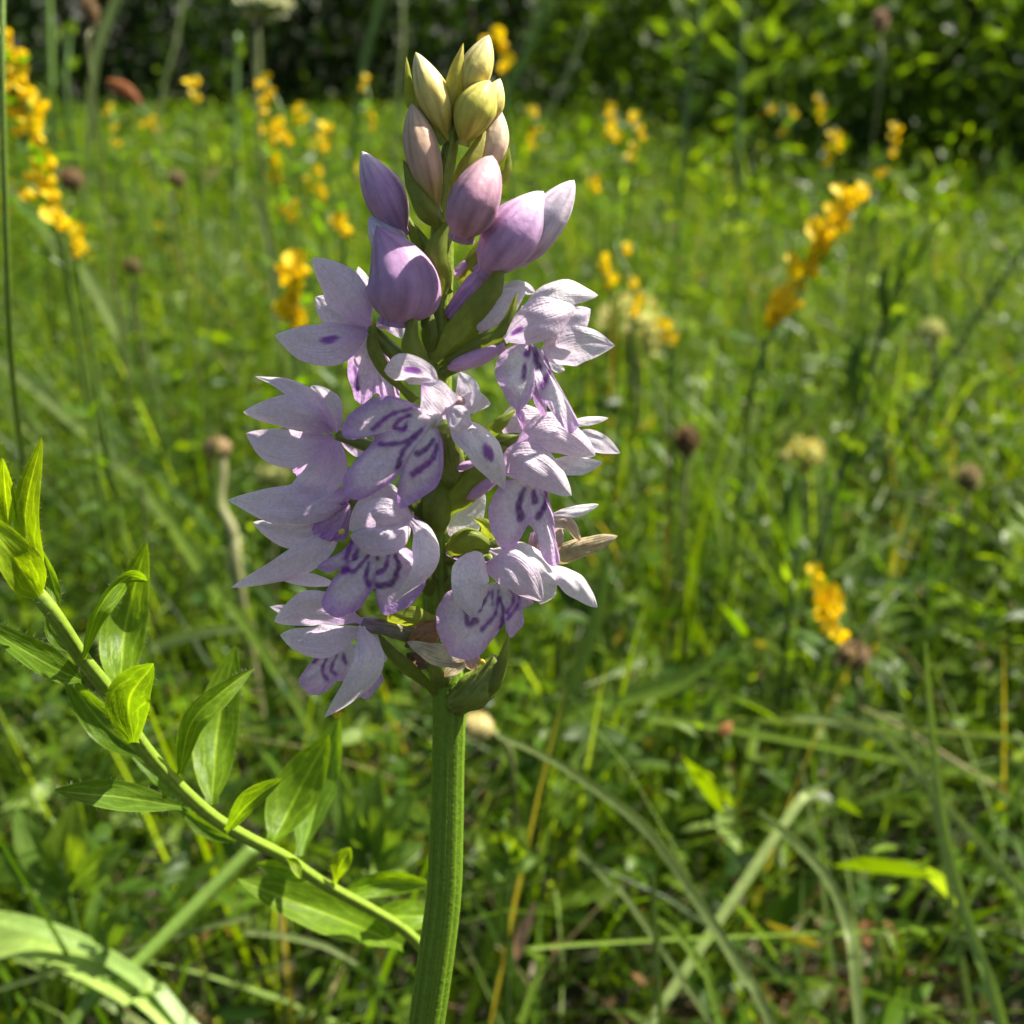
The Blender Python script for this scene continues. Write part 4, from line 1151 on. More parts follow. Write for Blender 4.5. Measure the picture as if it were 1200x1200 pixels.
def build_left_plant():
    dz = lambda x: 0.125 + 0.055 * max(0.0, (x - 60) / 400.0)
    st = [(-60, 600), (0, 652), (54, 708), (96, 771), (125, 808), (167, 875), (208, 921), (250, 958), (292, 983), (333, 1004), (375, 1033), (437, 1067), (476, 1092), (502, 1124), (507, 1175), (504, 1240)]
    top = np.array([W(x, y, dz(x)) for x, y in st])
    base = np.array([top[-1][0] + 0.002, top[-1][1] + 0.012, 0.0])
    P = catmull(np.vstack([top, top[-1] * 0.5 + base * 0.5 + [0, 0, -0.0], base]), 90)
    R = np.interp(np.linspace(0, 1, 90), [0, 0.3, 0.7, 1], [8, 9.5, 9.0, 11]) * 1e-4
    t = thing('leafy_stem_plant', 'leafy bright green stem with hairy lance leaves leaning in at lower left', 'plant', base)
    s = link('stem', tube_mesh('stem', P - 0, R, M_GSTEM, 16, base=base, ridge=lambda th, s: 1 + 0.07 * np.cos(6 * th),
                               colf=lambda u, v: np.array([0.20, 0.30, 0.03])[None] * (1.1 - 0.2 * np.cos(v * 37.7))[:, None]), t)
    g = np.random.default_rng(3)
    n = 260
    i = g.integers(2, 55, n)
    T = norm(np.gradient(P, axis=0))
    o_ = norm(np.cross(T[i], g.standard_normal((n, 3))))
    e = P[i] + o_ * R[i][:, None]
    HV = np.stack([e - T[i] * 1.2e-5, e + T[i] * 1.2e-5, e + o_ * g.uniform(3e-4, 9e-4, (n, 1)) - T[i] * 2e-4], 1).reshape(-1, 3) - base
    h = link('stem_hairs', make_mesh('stem_hairs', HV, np.arange(n * 3).reshape(-1, 3), M_LEAF, np.tile([0.5, 0.55, 0.35], (n * 3, 1)), np.zeros((n * 3, 2))), s)
    h['kind'] = 'stuff'
    L = [
        ([(46, 688, -.001), (28, 610, -.004), (49, 512, -.006)], 34, 0.42, 10, LG2, 90),
        ([(14, 650, -.002), (6, 590, -.005), (3, 536, -.008)], 24, 0.45, 15, LG2, 60),
        ([(46, 700, -.006), (20, 655, -.012), (-34, 590, -.014)], 46, 0.4, -15, LG2, 40),
        ([(68, 714, .002), (60, 680, .003), (47, 640, .002)], 15, 0.4, 20, LG, 40),
        ([(97, 797, -.001), (50, 772, -.008), (-34, 722, -.014)], 34, 0.45, -22, LGD, 120),
        ([(85, 765, .002), (62, 745, .004), (55, 715, .004)], 14, 0.45, 10, LGD, 20),
        ([(140, 805, .004), (146, 730, .010), (172, 634, .010)], 52, 0.42, 8, LG, 90),
        ([(97, 774, -.002), (118, 718, -.006), (150, 680, -.002), (173, 681, .003)], 20, 0.5, -45, LG, 60),
        ([(156, 872, -.002), (150, 820, -.008), (180, 777, -.010)], 50, 0.5, 10, LG, 70),
        ([(168, 888, .004), (120, 850, .008), (73, 788, .006)], 36, 0.5, 10, LGD, 40),
        ([(214, 945, -.001), (140, 932, -.010), (63, 926, -.016)], 34, 0.5, -18, LGD, 90),
        ([(211, 908, -.001), (226, 848, -.004), (262, 812, -.002), (298, 783, .002)], 29, 0.45, -20, LG, 60),
        ([(248, 942, .003), (254, 850, .010), (276, 755, .014)], 52, 0.45, 8, LG, 60),
        ([(264, 975, -.002), (290, 940, -.006), (331, 912, -.008)], 24, 0.5, 25, LG, 20),
        ([(318, 988, .002), (345, 930, .006), (386, 860, .008)], 56, 0.5, 15, LG, 20),
        ([(352, 1002, .006), (372, 920, .016), (398, 838, .020)], 44, 0.5, 25, LGD * 1.3, 0),
        ([(276, 987, .004), (240, 972, .006), (205, 942, .006)], 16, 0.5, 10, LGD, 20),
        ([(226, 950, .006), (200, 920, .012), (150, 880, .014)], 22, 0.5, 10, LGD * 1.4, 10),
        ([(474, 1108, .004), (380, 1066, -.004), (278, 1030, -.008)], 50, 0.5, -20, LG, 30),
        ([(395, 1048, .002), (450, 1036, .008), (506, 1036, .010)], 28, 0.5, -20, LG, 20),
        ([(392, 1036, -.001), (398, 1014, -.003), (411, 993, -.003)], 22, 0.6, 10, LG2, 10),
        ([(335, 1005, -.001), (345, 1012, -.003), (352, 1030, -.004)], 12, 0.6, 10, LG2, 10),
        ([(440, 1070, .004), (480, 1072, .012), (520, 1070, .016)], 34, 0.5, 20, LG, 0),
        ([(365, 1028, .004), (340, 1020, .010), (300, 1012, .010)], 24, 0.5, 20, LG * 1.1, 0),
    ]
    for k, (ct, w, pk, roll, c, nh) in enumerate(L):
        cc = [(a, b, dz(a if j == 0 else ct[0][0]) + d) for j, (a, b, d) in enumerate(ct)]
        me, hm = leaf_mesh_px(cc, w, None, base, pk=pk, roll=roll, c=c, hairs=nh, seed=k)
        lo = link('leaf', me, t)
        thicken(lo, 1.8e-4)
        if hm:
            ho = link('leaf_hairs', hm, lo)
            ho['kind'] = 'stuff'


build_left_plant()

# ------------------------------------------------------------------ single grass blades and stalks that stand out
GB = np.array([0.11, 0.20, 0.025]); GP = np.array([0.36, 0.46, 0.14]); GD = np.array([0.05, 0.10, 0.02]); GY = np.array([0.19, 0.30, 0.025])


def auto_depth(pts, zc=0.15, most=1.8):
    """set a plant back until its lowest seen point dips into the canopy; keeps the drawn depth differences"""
    y = pts[-1][1]
    k = -(FW[2] + (600.0 - y) / FPX * UP[2])
    d = min((CAM[2] - zc) / k, most) if k > 0.05 else most
    sh = d - pts[-1][2]
    return [(a, b, c + sh) for a, b, c in pts]


def blade(label, pts, w, col=GB, roll=0, straw=None, ground=True, keel=-0.16, pk=0.25, category='grass', name='wild_grass', mat=None, near=False):
    """pts: (px, py, depth); continues to the ground from its lowest point; w seen width px at each point or one number"""
    if not near:
        pts = auto_depth(pts)
    pw = np.array([W(*q) for q in pts])
    ws = np.array(w if hasattr(w, '__len__') else [w * 0.25] + [w] * (len(pts) - 1), float)
    ds = np.array([q[2] for q in pts])
    wm = ws * ds / FPX * (0.78 if not near else 1.0)
    if ground:
        lowp = pw[-1]
        dirn = norm(pw[-1] - pw[-2])
        dn = norm(dirn + np.array([0, 0, -0.25]))
        if dn[2] > -0.35:
            dn[2] = -0.35
        b = lowp + dn * (lowp[2] / -dn[2])
        mid = (lowp + b) * 0.5 + dirn * 0.006
        pw = np.vstack([pw, mid, b])
        wm = np.concatenate([wm, [wm[-1], wm[-1] * 0.8]])
    base = pw[-1].copy()
    nu, nv = 40, 9
    C = catmull(pw, nu)
    wid = catmull(wm[:, None], nu)[:, 0].clip(2e-4)
    T = norm(np.gradient(C, axis=0))
    view = norm(CAM - C)
    Wd = norm(np.cross(T, view)); Nn = np.cross(Wd, T)
    r = math.radians(roll)
    Wr = Wd * math.cos(r) + Nn * math.sin(r)
    Nr = np.cross(Wr, T)
    v = np.linspace(-1, 1, nv)
    V = C[:, None] + Wr[:, None] * (0.5 * wid[:, None] * v[None])[..., None] + Nr[:, None] * (0.5 * wid[:, None] * keel * (1 - np.abs(v[None])))[..., None]
    U, VV = np.meshgrid(np.linspace(0, 1, nu), v, indexing='ij')
    cc = np.asarray(col)[None, None] * (1 + 0.18 * np.cos(VV * 9))[..., None]
    me = make_mesh(name, V.reshape(-1, 3) - base, grid_faces(nu, nv), mat or M_BLADE, cc.reshape(-1, 3), np.stack([U, VV], -1).reshape(-1, 2))
    o = link(name, me, None, base.tolist())
    thicken(o, 1.5e-4)
    tag(o, label, category)
    o['kind'] = 'thing'
    return o


def stalk(label, pts, w, col=GB, name='wild_grass', cat='grass', near=False):
    if not near:
        pts = auto_depth(pts)
    pw = np.array([W(*q) for q in pts])
    ds = np.array([q[2] for q in pts])
    ws = np.array(w if hasattr(w, '__len__') else [w] * len(pts), float) * ds / FPX * 0.5
    lowp = pw[-1]
    dirn = norm(pw[-1] - pw[-2])
    dn = norm(dirn + np.array([0, 0, -0.5]))
    if dn[2] > -0.45:
        dn[2] = -0.45
    b = lowp + dn * (lowp[2] / -dn[2])
    pw = np.vstack([pw, (lowp + b) / 2 + dirn * 0.004, b])
    ws = np.concatenate([ws, [ws[-1] * 1.1, ws[-1] * 1.2]])
    C = catmull(pw, 50)
    o = link(name, tube_mesh(name, C, catmull(ws[:, None], 50)[:, 0], M_GSTEM, 9, col, base=b), None, b.tolist())
    o['kind'] = 'thing'
    return tag(o, label, cat)


blade('broad pale striped grass blade arching across the bottom left corner', [(-40, 1112, .20), (30, 1100, .195), (95, 1125, .19), (160, 1165, .185), (225, 1215, .18)], [58, 66, 64, 54, 46], np.array([.34, .48, .10]), roll=38)
blade('second striped blade under the broad one at the bottom left corner', [(-30, 1070, .22), (40, 1085, .22), (110, 1112, .22), (180, 1160, .215), (230, 1215, .21)], [20, 26, 26, 24, 22], np.array([.24, .36, .08]), roll=25)
stalk('thick straight green grass stalk slanting under the leafy stem', [(298, 992, .20), (230, 1060, .19), (160, 1130, .18), (85, 1200, .17)], 17, np.array([.13, .22, .03]))
stalk('tall thin green stalk rising along the left edge', [(3, -30, .20), (3, 100, .20), (8, 300, .21), (14, 430, .23), (27, 540, .28), (36, 610, .40), (40, 640, .50)], [7, 7, 7, 7, 7, 6, 5], np.array([.17, .27, .04]), near=True)
blade('long pale blade running down from the left edge', [(-20, 408, .36), (20, 437, .36), (100, 507, .355), (155, 560, .35)], 17, GP * .8)
blade('tapered upright blade with a dry tip at lower right', [(1084, 752, .30), (1092, 850, .30), (1100, 930, .298), (1116, 1015, .295), (1145, 1112, .29), (1176, 1210, .285)], [4, 10, 13, 15, 18, 20], np.array([.22, .32, .06]))
blade('narrow blade crossing the tapered upright blade at lower right', [(1044, 772, .31), (1064, 850, .31), (1090, 930, .308), (1104, 990, .306)], [5, 8, 9, 9], np.array([.16, .22, .07]))
blade('long diagonal blade arching right from behind the orchid stem', [(584, 862, .27), (630, 882, .275), (680, 912, .28), (760, 974, .285), (815, 1051, .285), (870, 1140, .28), (910, 1215, .275)], [9, 10, 12, 16, 17, 17, 16], GP * .7)
blade('thin upright blade right of the stem near the bottom edge', [(765, 1024, .28), (769, 1110, .28), (775, 1210, .28)], [8, 9, 9], np.array([.14, .20, .04]))
blade('short pale slanting blade below the long diagonal blade', [(677, 996, .29), (715, 1035, .29), (762, 1092, .285)], [8, 9, 9], GP * .7)
blade('bright green curved blade near the bottom edge', [(765, 1072, .28), (795, 1095, .28), (825, 1140, .275), (842, 1190, .27)], [6, 12, 13, 12], GY)
blade('pale bent blade by the brown hollow at lower right', [(890, 950, .36), (930, 985, .36), (970, 1030, .355), (992, 1085, .35), (1005, 1180, .34)], [7, 14, 15, 15, 14], GP * .8)
blade('pale arched blade above the brown hollow', [(930, 840, .42), (985, 845, .42), (1030, 865, .415), (1062, 892, .41)], [9, 15, 15, 12], GP * .85)
blade('pale forked blade leaning left of the brown hollow', [(985, 905, .40), (950, 930, .40), (905, 985, .39)], [6, 12, 14], GP * .9)
blade('bright green blade leaning right of the top buds', [(648, -40, .30), (636, 10, .30), (618, 60, .30), (596, 108, .30), (575, 170, .305)], [11, 13, 13, 12, 11], np.array([.12, .21, .03]))
blade('slim green blade left of the top buds', [(452, -30, .30), (444, 10, .30), (430, 60, .30), (420, 120, .305)], [8, 10, 11, 10], np.array([.09, .17, .03]))
stalk('dark green upright stalk before the dark bush at upper left', [(56, -30, .34), (58, 30, .34), (60, 100, .34), (63, 180, .345)], 8, GB, near=False)
blade('pale slanting stalk crossing the dark bush at upper left', [(148, -30, .34), (128, 20, .34), (112, 70, .34), (106, 140, .345)], [12, 14, 12, 10], GP * .7)
stalk('dark thin stalk slanting in from the right edge', [(1230, 250, .30), (1180, 320, .30), (1120, 410, .305), (1060, 500, .31), (1030, 560, .315)], 5, np.array([.06, .11, .02]))
blade('pale blade slanting down right of the left yellow flowers', [(10, 215, .46), (45, 260, .46), (80, 305, .455), (115, 330, .45)], [9, 12, 13, 12], GP * .8)
blade('pale forked blade at the left between yellow flowers and orchid', [(88, 300, .40), (110, 335, .40), (128, 370, .40), (142, 402, .40)], [8, 16, 18, 14], GP)
blade('short pale blade end beside the forked blade', [(158, 352, .40), (150, 378, .40), (142, 404, .402)], [6, 15, 12], GP)
blade('pale curved blade left of the upper left flower', [(290, 215, .36), (312, 270, .36), (322, 330, .36), (326, 400, .362)], [8, 14, 14, 12], GP * .75)
blade('green diagonal stem running down behind the round seed head', [(165, 560, .34), (200, 610, .34), (245, 680, .335), (300, 750, .33)], [10, 18, 20, 16], GY * .9)
blade('upper diagonal blade left of the round seed head', [(100, 462, .38), (150, 520, .38), (200, 570, .375), (250, 620, .37)], [8, 12, 13, 12], np.array([.11, .19, .04]))
blade('pale horizontal blade behind the leafy stem', [(282, 736, .26), (240, 740, .26), (190, 756, .26), (150, 790, .26)], [10, 15, 15, 12], GP * .9)
blade('pale blade bending low behind the leafy stem', [(420, 1130, .25), (370, 1105, .25), (290, 1092, .25), (200, 1098, .25)], [5, 9, 10, 9], GP * .7)
blade('curved bright blade low right of the orchid stem', [(690, 930, .36), (720, 880, .36), (760, 858, .36), (830, 850, .365)], [6, 12, 14, 12], GY)
blade('arched pale blade right of the large cream clover head', [(850, 470, .52), (838, 420, .52), (815, 396, .525), (780, 384, .53)], [12, 16, 14, 10], GP)
blade('pale fallen blade at the right edge by the hollow', [(1230, 920, .36), (1190, 890, .36), (1150, 862, .365)], [10, 12, 8], GP * .8)
blade('yellow green blade bending along the bottom centre', [(610, 1200, .24), (640, 1130, .245), (700, 1105, .25)], [12, 10, 6], GY)
blade('broad bright leaf blade slanting below the right flowers', [(840, 770, .40), (790, 800, .40), (720, 822, .40), (640, 850, .40)], [10, 28, 22, 10], GY)
blade('upright green blade right of the lowest right flower', [(712, 650, .32), (700, 720, .32), (672, 800, .32), (650, 860, .32)], [8, 20, 22, 18], GY * .8)

# scattered individual stalks over the dark hedge
for k, (x0, y0, x1, y1, d, lab) in enumerate([
    (470, 0, 468, 90, .55, 'faint stalk just left of the cream buds'),
    (690, 20, 645, 130, .6, 'pale thin stalk right of the cream buds against the hedge'),
    (296, -20, 303, 120, .5, 'upright stalk above the left yellow flowers'),
    (215, -10, 190, 110, .55, 'leaning thin stalk at upper left before the dark hedge'),
    ]):
    stalk(lab, [(x0, y0, d), ((x0 + x1) / 2 + 3, (y0 + y1) / 2, d), (x1, y1, d)], 4, GP * .5)


# ------------------------------------------------------------------ yellow flowering plants
def yellow_flower_mesh(seed):
    g = np.random.default_rng(seed)
    Vs, Fs, Cs = [], [], []
    off = 0
    Y = np.array([0.86, 0.63, 0.008])

    def sheet(ctrl, w, cup, pk, col, normal):
        nonlocal off
        nu, nv = 9, 7
        C = catmull(ctrl, nu)
        T = norm(np.gradient(C, axis=0))
        Wd = norm(np.cross(T, normal)); N_ = np.cross(Wd, T)
        u = np.linspace(0, 1, nu); v = np.linspace(-1, 1, nv)
        h = 0.5 * w * prof_fn(u, pk, .6, .25)
        V = C[:, None] + Wd[:, None] * (h[:, None] * v[None])[..., None] + N_[:, None] * (h[:, None] * cup * (1 - v[None] ** 2))[..., None]
        Vs.append(V.reshape(-1, 3)); Fs.append(grid_faces(nu, nv) + off)
        Cs.append(np.tile(np.asarray(col) * g.uniform(.9, 1.08), (nu * nv, 1)))
        off += nu * nv
    # calyx, keel (two halves), wings, standard; flower points along +X, up +Z, unit = metres
    s = 0.001
    sheet(np.array([[0, 0, 0], [2, 0, .6], [4, 0, .8]]) * s, 3.2 * s, 1.0, .6, (0.16, 0.22, 0.03), [0, 0, 1.0])
    sheet(np.array([[0, 0, 0], [2, 0, -.6], [4, 0, -.8]]) * s, 3.2 * s, -1.0, .6, (0.16, 0.22, 0.03), [0, 0, 1.0])
    sheet(np.array([[2, 0, 0], [7, 0, -2.2], [11.5, 0, -2.0]]) * s, 5 * s, -0.9, .6, Y * .95, [0, 0, 1.0])
    for q in (-1, 1):
        sheet(np.array([[2.5, .6 * q, .3], [7, 2.2 * q, -.4], [11, 2.6 * q, -1.2 + g.uniform(-1, 1)]]) * s, 4.5 * s, .3, .6, Y, [0, q * .9, .5])
    sheet(np.array([[2.5, 0, .8], [5, 0, 4.0], [5.5, 0, 8.0], [3.5, 0, 11.5]]) * s, 10 * s, -.35, .6, Y * 1.02, [1.0, 0, .2])
    return make_mesh('yellow_flower', np.vstack(Vs), np.vstack(Fs), M_YELLOW, np.vstack(Cs))


YF = [yellow_flower_mesh(k) for k in range(3)]


def small_leaf_mesh():
    V, F, C = leaves_arrays(np.zeros((1, 3)), np.array([[1.0, 0, 0.0]]), np.array([[0, 0, 1.0]]), np.array([0.02]), np.array([0.005]), np.array([[0.09, 0.18, 0.025]]))
    return make_mesh('leaf', V, F, M_HERB, C)


SL = small_leaf_mesh()


def rot_to(o, d, roll):
    q = Vector(d).to_track_quat('X', 'Z')
    e = q.to_matrix().to_4x4()
    from mathutils import Matrix
    o.rotation_euler = (e @ Matrix.Rotation(roll, 4, 'X')).to_euler()


def yellow_plant(label, spots, depth, size=1.0, axis=None, leaves=10, seed=0, group='yellow pea flower plants in the meadow', leafcol=None):
    """spots: pixel places of the flowers; the stalk runs through them and down to the ground"""
    g = np.random.default_rng(seed + 500)
    if depth > 0.5:
        size *= 0.78
    spots = sorted(spots, key=lambda q: q[1])
    if axis is None:
        axis = [(np.mean([q[0] for q in spots[:2]]), spots[0][1] - 8), (spots[-1][0], spots[-1][1] + 14)]
    ax = [W(a, b, depth + 0.01) for a, b in axis]
    low = ax[-1]
    b = np.array([low[0] + g.uniform(-.02, .02), low[1] + g.uniform(-.01, .03), 0.0])
    t = thing('yellow_flower_plant', label, 'flower', b, group)
    P = catmull(np.vstack([ax, (low + b) / 2 + [g.uniform(-.008, .008), 0, 0], b]), 30)
    link('stem', tube_mesh('stem', P, np.linspace(0.0007, 0.0014, 30), M_GSTEM, 7, (0.12, 0.20, 0.03), base=b), t)
    for k, (x, y) in enumerate(spots):
        p = W(x, y, depth + g.uniform(-.008, .008))
        j = np.argmin(np.linalg.norm(P - p, axis=1))
        d = p - P[j]
        d = norm(d + 1e-5) + np.array([g.uniform(-.3, .3), g.uniform(-.9, .1), g.uniform(.1, .7)])
        d = norm(d)
        o = link('flower', YF[k % 3], t, (p - d * 0.005 * size - b).tolist())
        rot_to(o, d, g.uniform(-.6, .6))
        sc_ = size * g.uniform(.55, .9)
        o.scale = (sc_, sc_, sc_)
    n0 = len(P)
    for k in range(leaves):
        j = g.integers(4, int(n0 * .75))
        a = g.uniform(0, 6.28)
        d = norm(np.array([math.cos(a), math.sin(a), g.uniform(.2, 1.2)]))
        o = link('leaf', SL, t, (P[j] - b).tolist())
        rot_to(o, d, g.uniform(-.5, .5))
        s_ = g.uniform(.7, 1.2)
        o.scale = (s_, s_, s_)
    return t


yellow_plant('dense yellow flower spike cut by the top left edge', [(6, 38), (2, 62), (20, 66), (8, 86), (24, 94), (4, 104), (33, 104), (46, 124), (16, 130), (40, 142), (20, 152), (44, 162), (-8, 80), (-10, 120)], 0.42, .95, seed=1)
yellow_plant('yellow flowers below the top left spike', [(33, 206), (36, 226), (57, 192), (57, 212), (62, 228), (68, 250), (72, 262)], 0.42, 1.0, seed=2)
yellow_plant('narrow yellow bloom just above the forked pale blade at left', [(90, 282), (91, 296)], 0.44, .8, seed=3, leaves=6)
yellow_plant('small upright yellow cluster alone before the dark hedge at upper left', [(228, 98), (231, 114)], 0.62, 1.2, seed=4, leaves=6)
yellow_plant('small far yellow flowers left of the small upright cluster', [(127, 132), (133, 150), (138, 168)], 0.75, .95, seed=5, leaves=6)
yellow_plant('faint far yellow flowers right of the small far ones', [(168, 146), (178, 142), (182, 152)], 0.85, .9, seed=6, leaves=5)
yellow_plant('tall yellow cluster left of the upper left buds', [(306, 98), (314, 110), (310, 130), (304, 154), (318, 152), (326, 150), (332, 160), (338, 166), (322, 164), (312, 118)], 0.58, 1.0, seed=7)
yellow_plant('yellow flowers right of the tall cluster', [(348, 128), (354, 140), (344, 144), (372, 158), (380, 172), (384, 150)], 0.62, 1.0, seed=8)
yellow_plant('yellow flowers below the tall cluster', [(318, 184), (324, 196), (328, 212), (320, 206)], 0.60, .95, seed=9, leaves=6)
yellow_plant('few yellow flowers between the tall cluster and the left lilac bud', [(358, 208), (362, 220), (374, 204), (378, 230)], 0.55, .9, seed=10, leaves=6)
yellow_plant('small yellow blooms under the flowers below the tall cluster', [(338, 246), (342, 256)], 0.55, .95, seed=11, leaves=5)
yellow_plant('yellow blooms just left of the shaded purple bud', [(398, 262), (404, 270)], 0.50, .95, seed=12, leaves=5)
yellow_plant('large yellow flowers beside the upper left orchid flower', [(332, 312), (336, 326), (352, 318), (344, 344), (340, 360), (350, 364), (346, 376)], 0.42, 1.05, seed=13)
yellow_plant('far yellow flowers left of the peach bud', [(428, 92), (424, 104), (437, 138), (436, 150)], 0.75, .9, seed=14, leaves=5)
yellow_plant('yellow blooms behind the topmost cream bud', [(588, 52), (592, 66), (590, 78), (572, 46)], 0.58, 1.2, seed=15, leaves=5)
yellow_plant('far yellow flowers right of the cream buds', [(626, 134), (632, 150), (624, 172), (622, 160)], 0.80, 1.0, seed=16, leaves=5)
yellow_plant('far yellow flower cluster above the tiny blooms right of the buds', [(714, 132), (716, 146), (712, 158), (722, 162)], 0.68, 1.05, seed=17, leaves=5)
yellow_plant('yellow flowers just right of the far cluster above the tiny blooms', [(742, 140), (748, 150), (754, 160), (744, 172), (740, 186)], 0.68, 1.05, seed=18, leaves=5)
yellow_plant('tiny yellow blooms right of the big lilac bud pair', [(696, 212), (698, 222)], 0.6, .9, seed=19, leaves=4)
yellow_plant('yellow flowers above the cream clover head', [(706, 310), (712, 322), (714, 334), (735, 294), (742, 334), (746, 358), (744, 366)], 0.52, .9, seed=20, leaves=6)
yellow_plant('yellow flowers at the right side of the cream clover head', [(772, 382), (780, 390), (788, 400), (776, 398)], 0.52, .9, seed=21, leaves=4)
spike = []
for k in range(30):
    f_ = k / 29.0
    if 0.40 < f_ < 0.52 and k % 2:
        continue
    wd_ = 17 * (0.6 + 0.7 * math.sin(math.pi * (f_ * 1.6 % 1.0)))
    spike.append((905 + (1002 - 905) * f_ + random.uniform(-wd_, wd_) * .75, 384 + (228 - 384) * f_ + random.uniform(-wd_, wd_) * .7))
yellow_plant('large leaning yellow flower spike at the right', spike, 0.47, .95, axis=[(1010, 218), (960, 290), (905, 392), (880, 470)], seed=22, leaves=8)
yellow_plant('far yellow flowers above the large leaning spike', [(976, 158), (982, 166), (972, 180), (968, 192), (984, 174)], 0.72, 1.05, seed=23, leaves=5)
yellow_plant('tiny far yellow flowers at upper right before the hedge', [(958, 116), (961, 130), (963, 140)], 0.85, 1.05, seed=24, leaves=4)
yellow_plant('faint far yellow specks left of the tiny ones at upper right', [(904, 130), (916, 156), (930, 134)], 0.9, .95, seed=25, leaves=4)
yellow_plant('slanting far yellow flowers nearest the right edge', [(1052, 152), (1050, 164), (1046, 176), (1032, 204)], 0.8, 1.1, seed=26, leaves=4)
yellow_plant('small single yellow flower just above the bright cluster low at right', [(958, 676)], 0.45, .9, axis=[(956, 668), (966, 740)], seed=27, leaves=2)
yellow_plant('bright yellow flower cluster low at the right', [(960, 700), (972, 704), (982, 712), (970, 720), (978, 734), (984, 746), (962, 716)], 0.40, .95, axis=[(966, 690), (984, 750), (975, 790)], seed=28, leaves=3)


# ------------------------------------------------------------------ round heads: seed heads and clovers
def round_head(name, label, cat, x, y, wpx, hpx, depth, col, col2, stalk_px, stalk_col=(0.16, 0.17, 0.06), sw=7, seed=0, bumps=26, petal_len=0.35, group=None):
    g = np.random.default_rng(seed + 900)
    if y > 250:
        depth = auto_depth([(*stalk_px[-1], depth)], 0.14, 0.8)[0][2]
    else:
        sw = 3
    c = W(x, y, depth)
    pts = [W(a, b_, depth) for a, b_ in stalk_px]
    low = pts[-1]
    b = np.array([low[0] + g.uniform(-.012, .012), low[1] + 0.01, 0.0])
    t = thing(name, label, cat, b, group)
    P = catmull(np.vstack([[c], pts, (low + b) / 2, b]), 40)
    r = sw * depth / FPX * .5
    link('stalk', tube_mesh('stalk', P, np.linspace(r, r * 1.2, 40), M_GSTEM, 8, stalk_col, base=b), t)
    rx, rz = wpx * depth / FPX * .5, hpx * depth / FPX * .5
    # head: core plus many small florets/scales
    th = np.linspace(0, 2 * math.pi, 18, endpoint=False); ph = np.linspace(0.02, math.pi - 0.02, 12)
    V = np.stack([rx * .86 * np.sin(ph)[:, None] * np.cos(th)[None], rx * .86 * np.sin(ph)[:, None] * np.sin(th)[None], rz * .86 * np.cos(ph)[:, None] * np.ones(18)[None]], -1).reshape(-1, 3)
    V *= 1 + 0.05 * g.standard_normal((len(V), 1))
    h = link('head', make_mesh('head', V + c - b, grid_faces(12, 18, True), M_SEED, np.tile(col2, (len(V), 1)), np.zeros((len(V), 2))), t)
    n = bumps * 5
    i = np.arange(n) + .5
    pz = 1 - 2 * i / n
    a = math.pi * (1 + 5 ** .5) * i
    rr = np.sqrt(1 - pz ** 2)
    d = np.stack([rr * np.cos(a), rr * np.sin(a), pz], -1)
    Pp = c - b + d * [rx * .8, rx * .8, rz * .8]
    ln = np.full(n, max(rx, rz) * petal_len) * g.uniform(.7, 1.2, n)
    D = norm(d + [0, 0, .5] + .25 * g.standard_normal((n, 3)))
    colr = np.asarray(col)[None] * g.uniform(.6, 1.25, (n, 1))
    Vv, F, C = leaves_arrays(Pp, D, d, ln, ln * .55, colr, fold=.3)
    fo = link('florets', make_mesh('florets', Vv, F, M_DRY, C, np.zeros((len(Vv), 2))), h)
    fo['kind'] = 'stuff'
    return t


BRN = (0.26, 0.17, 0.09); BRN2 = (0.17, 0.11, 0.06)
round_head('seed_head', 'round brown seed head on a bent stalk left of the orchid', 'seed head', 255, 525, 36, 30, .20, (0.36, 0.27, 0.14), (0.26, 0.18, 0.09), [(260, 550), (257, 590), (274, 628), (278, 680)], (0.27, 0.27, 0.12), 13, 1, petal_len=.2)
round_head('seed_head', 'dark brown oval seed head right of the orchid', 'seed head', 805, 517, 30, 38, .45, BRN, (0.09, 0.055, 0.03), [(804, 545), (800, 600), (798, 640)], sw=6, seed=2)
round_head('seed_head', 'pale yellow green round head behind the left flowers', 'seed head', 320, 558, 38, 32, .34, (0.38, 0.40, 0.14), (0.3, 0.32, 0.1), [(322, 580), (320, 640)], sw=6, seed=3)
round_head('seed_head', 'brown blurred seed head beside the left yellow flowers', 'seed head', 83, 210, 30, 26, .60, BRN, BRN2, [(84, 235), (86, 270)], sw=5, seed=4)
round_head('seed_head', 'small brown seed head above the forked pale blade', 'seed head', 155, 312, 22, 22, .50, BRN, BRN2, [(156, 330), (155, 360)], sw=5, seed=5)
round_head('seed_head', 'small greyish seed head under a yellow fleck at upper left', 'seed head', 207, 210, 22, 20, .60, (0.3, 0.28, 0.15), BRN2, [(206, 228), (204, 260)], sw=5, seed=6)
round_head('seed_head', 'brown seed head under the bright yellow cluster low at right', 'seed head', 1000, 768, 40, 32, .40, (0.36, 0.27, 0.16), BRN2, [(1002, 790), (1006, 830)], sw=6, seed=7)
round_head('seed_head', 'cream oval grass head right behind the orchid stem', 'seed head', 560, 852, 42, 32, .27, (0.62, 0.55, 0.24), (0.5, 0.42, 0.18), [(584, 864), (600, 900)], sw=7, seed=8, petal_len=.25)
round_head('clover_head', 'large cream clover head right of the upper right flower', 'clover', 738, 388, 72, 78, .46, (0.58, 0.56, 0.20), (0.34, 0.36, 0.10), [(742, 430), (745, 480)], sw=7, seed=9, bumps=18, petal_len=.5)
round_head('clover_head', 'small pale yellow clover head at centre right', 'clover', 944, 533, 40, 36, .45, (0.72, 0.62, 0.18), (0.45, 0.42, 0.12), [(943, 560), (940, 600)], sw=6, seed=10, bumps=14, petal_len=.5)
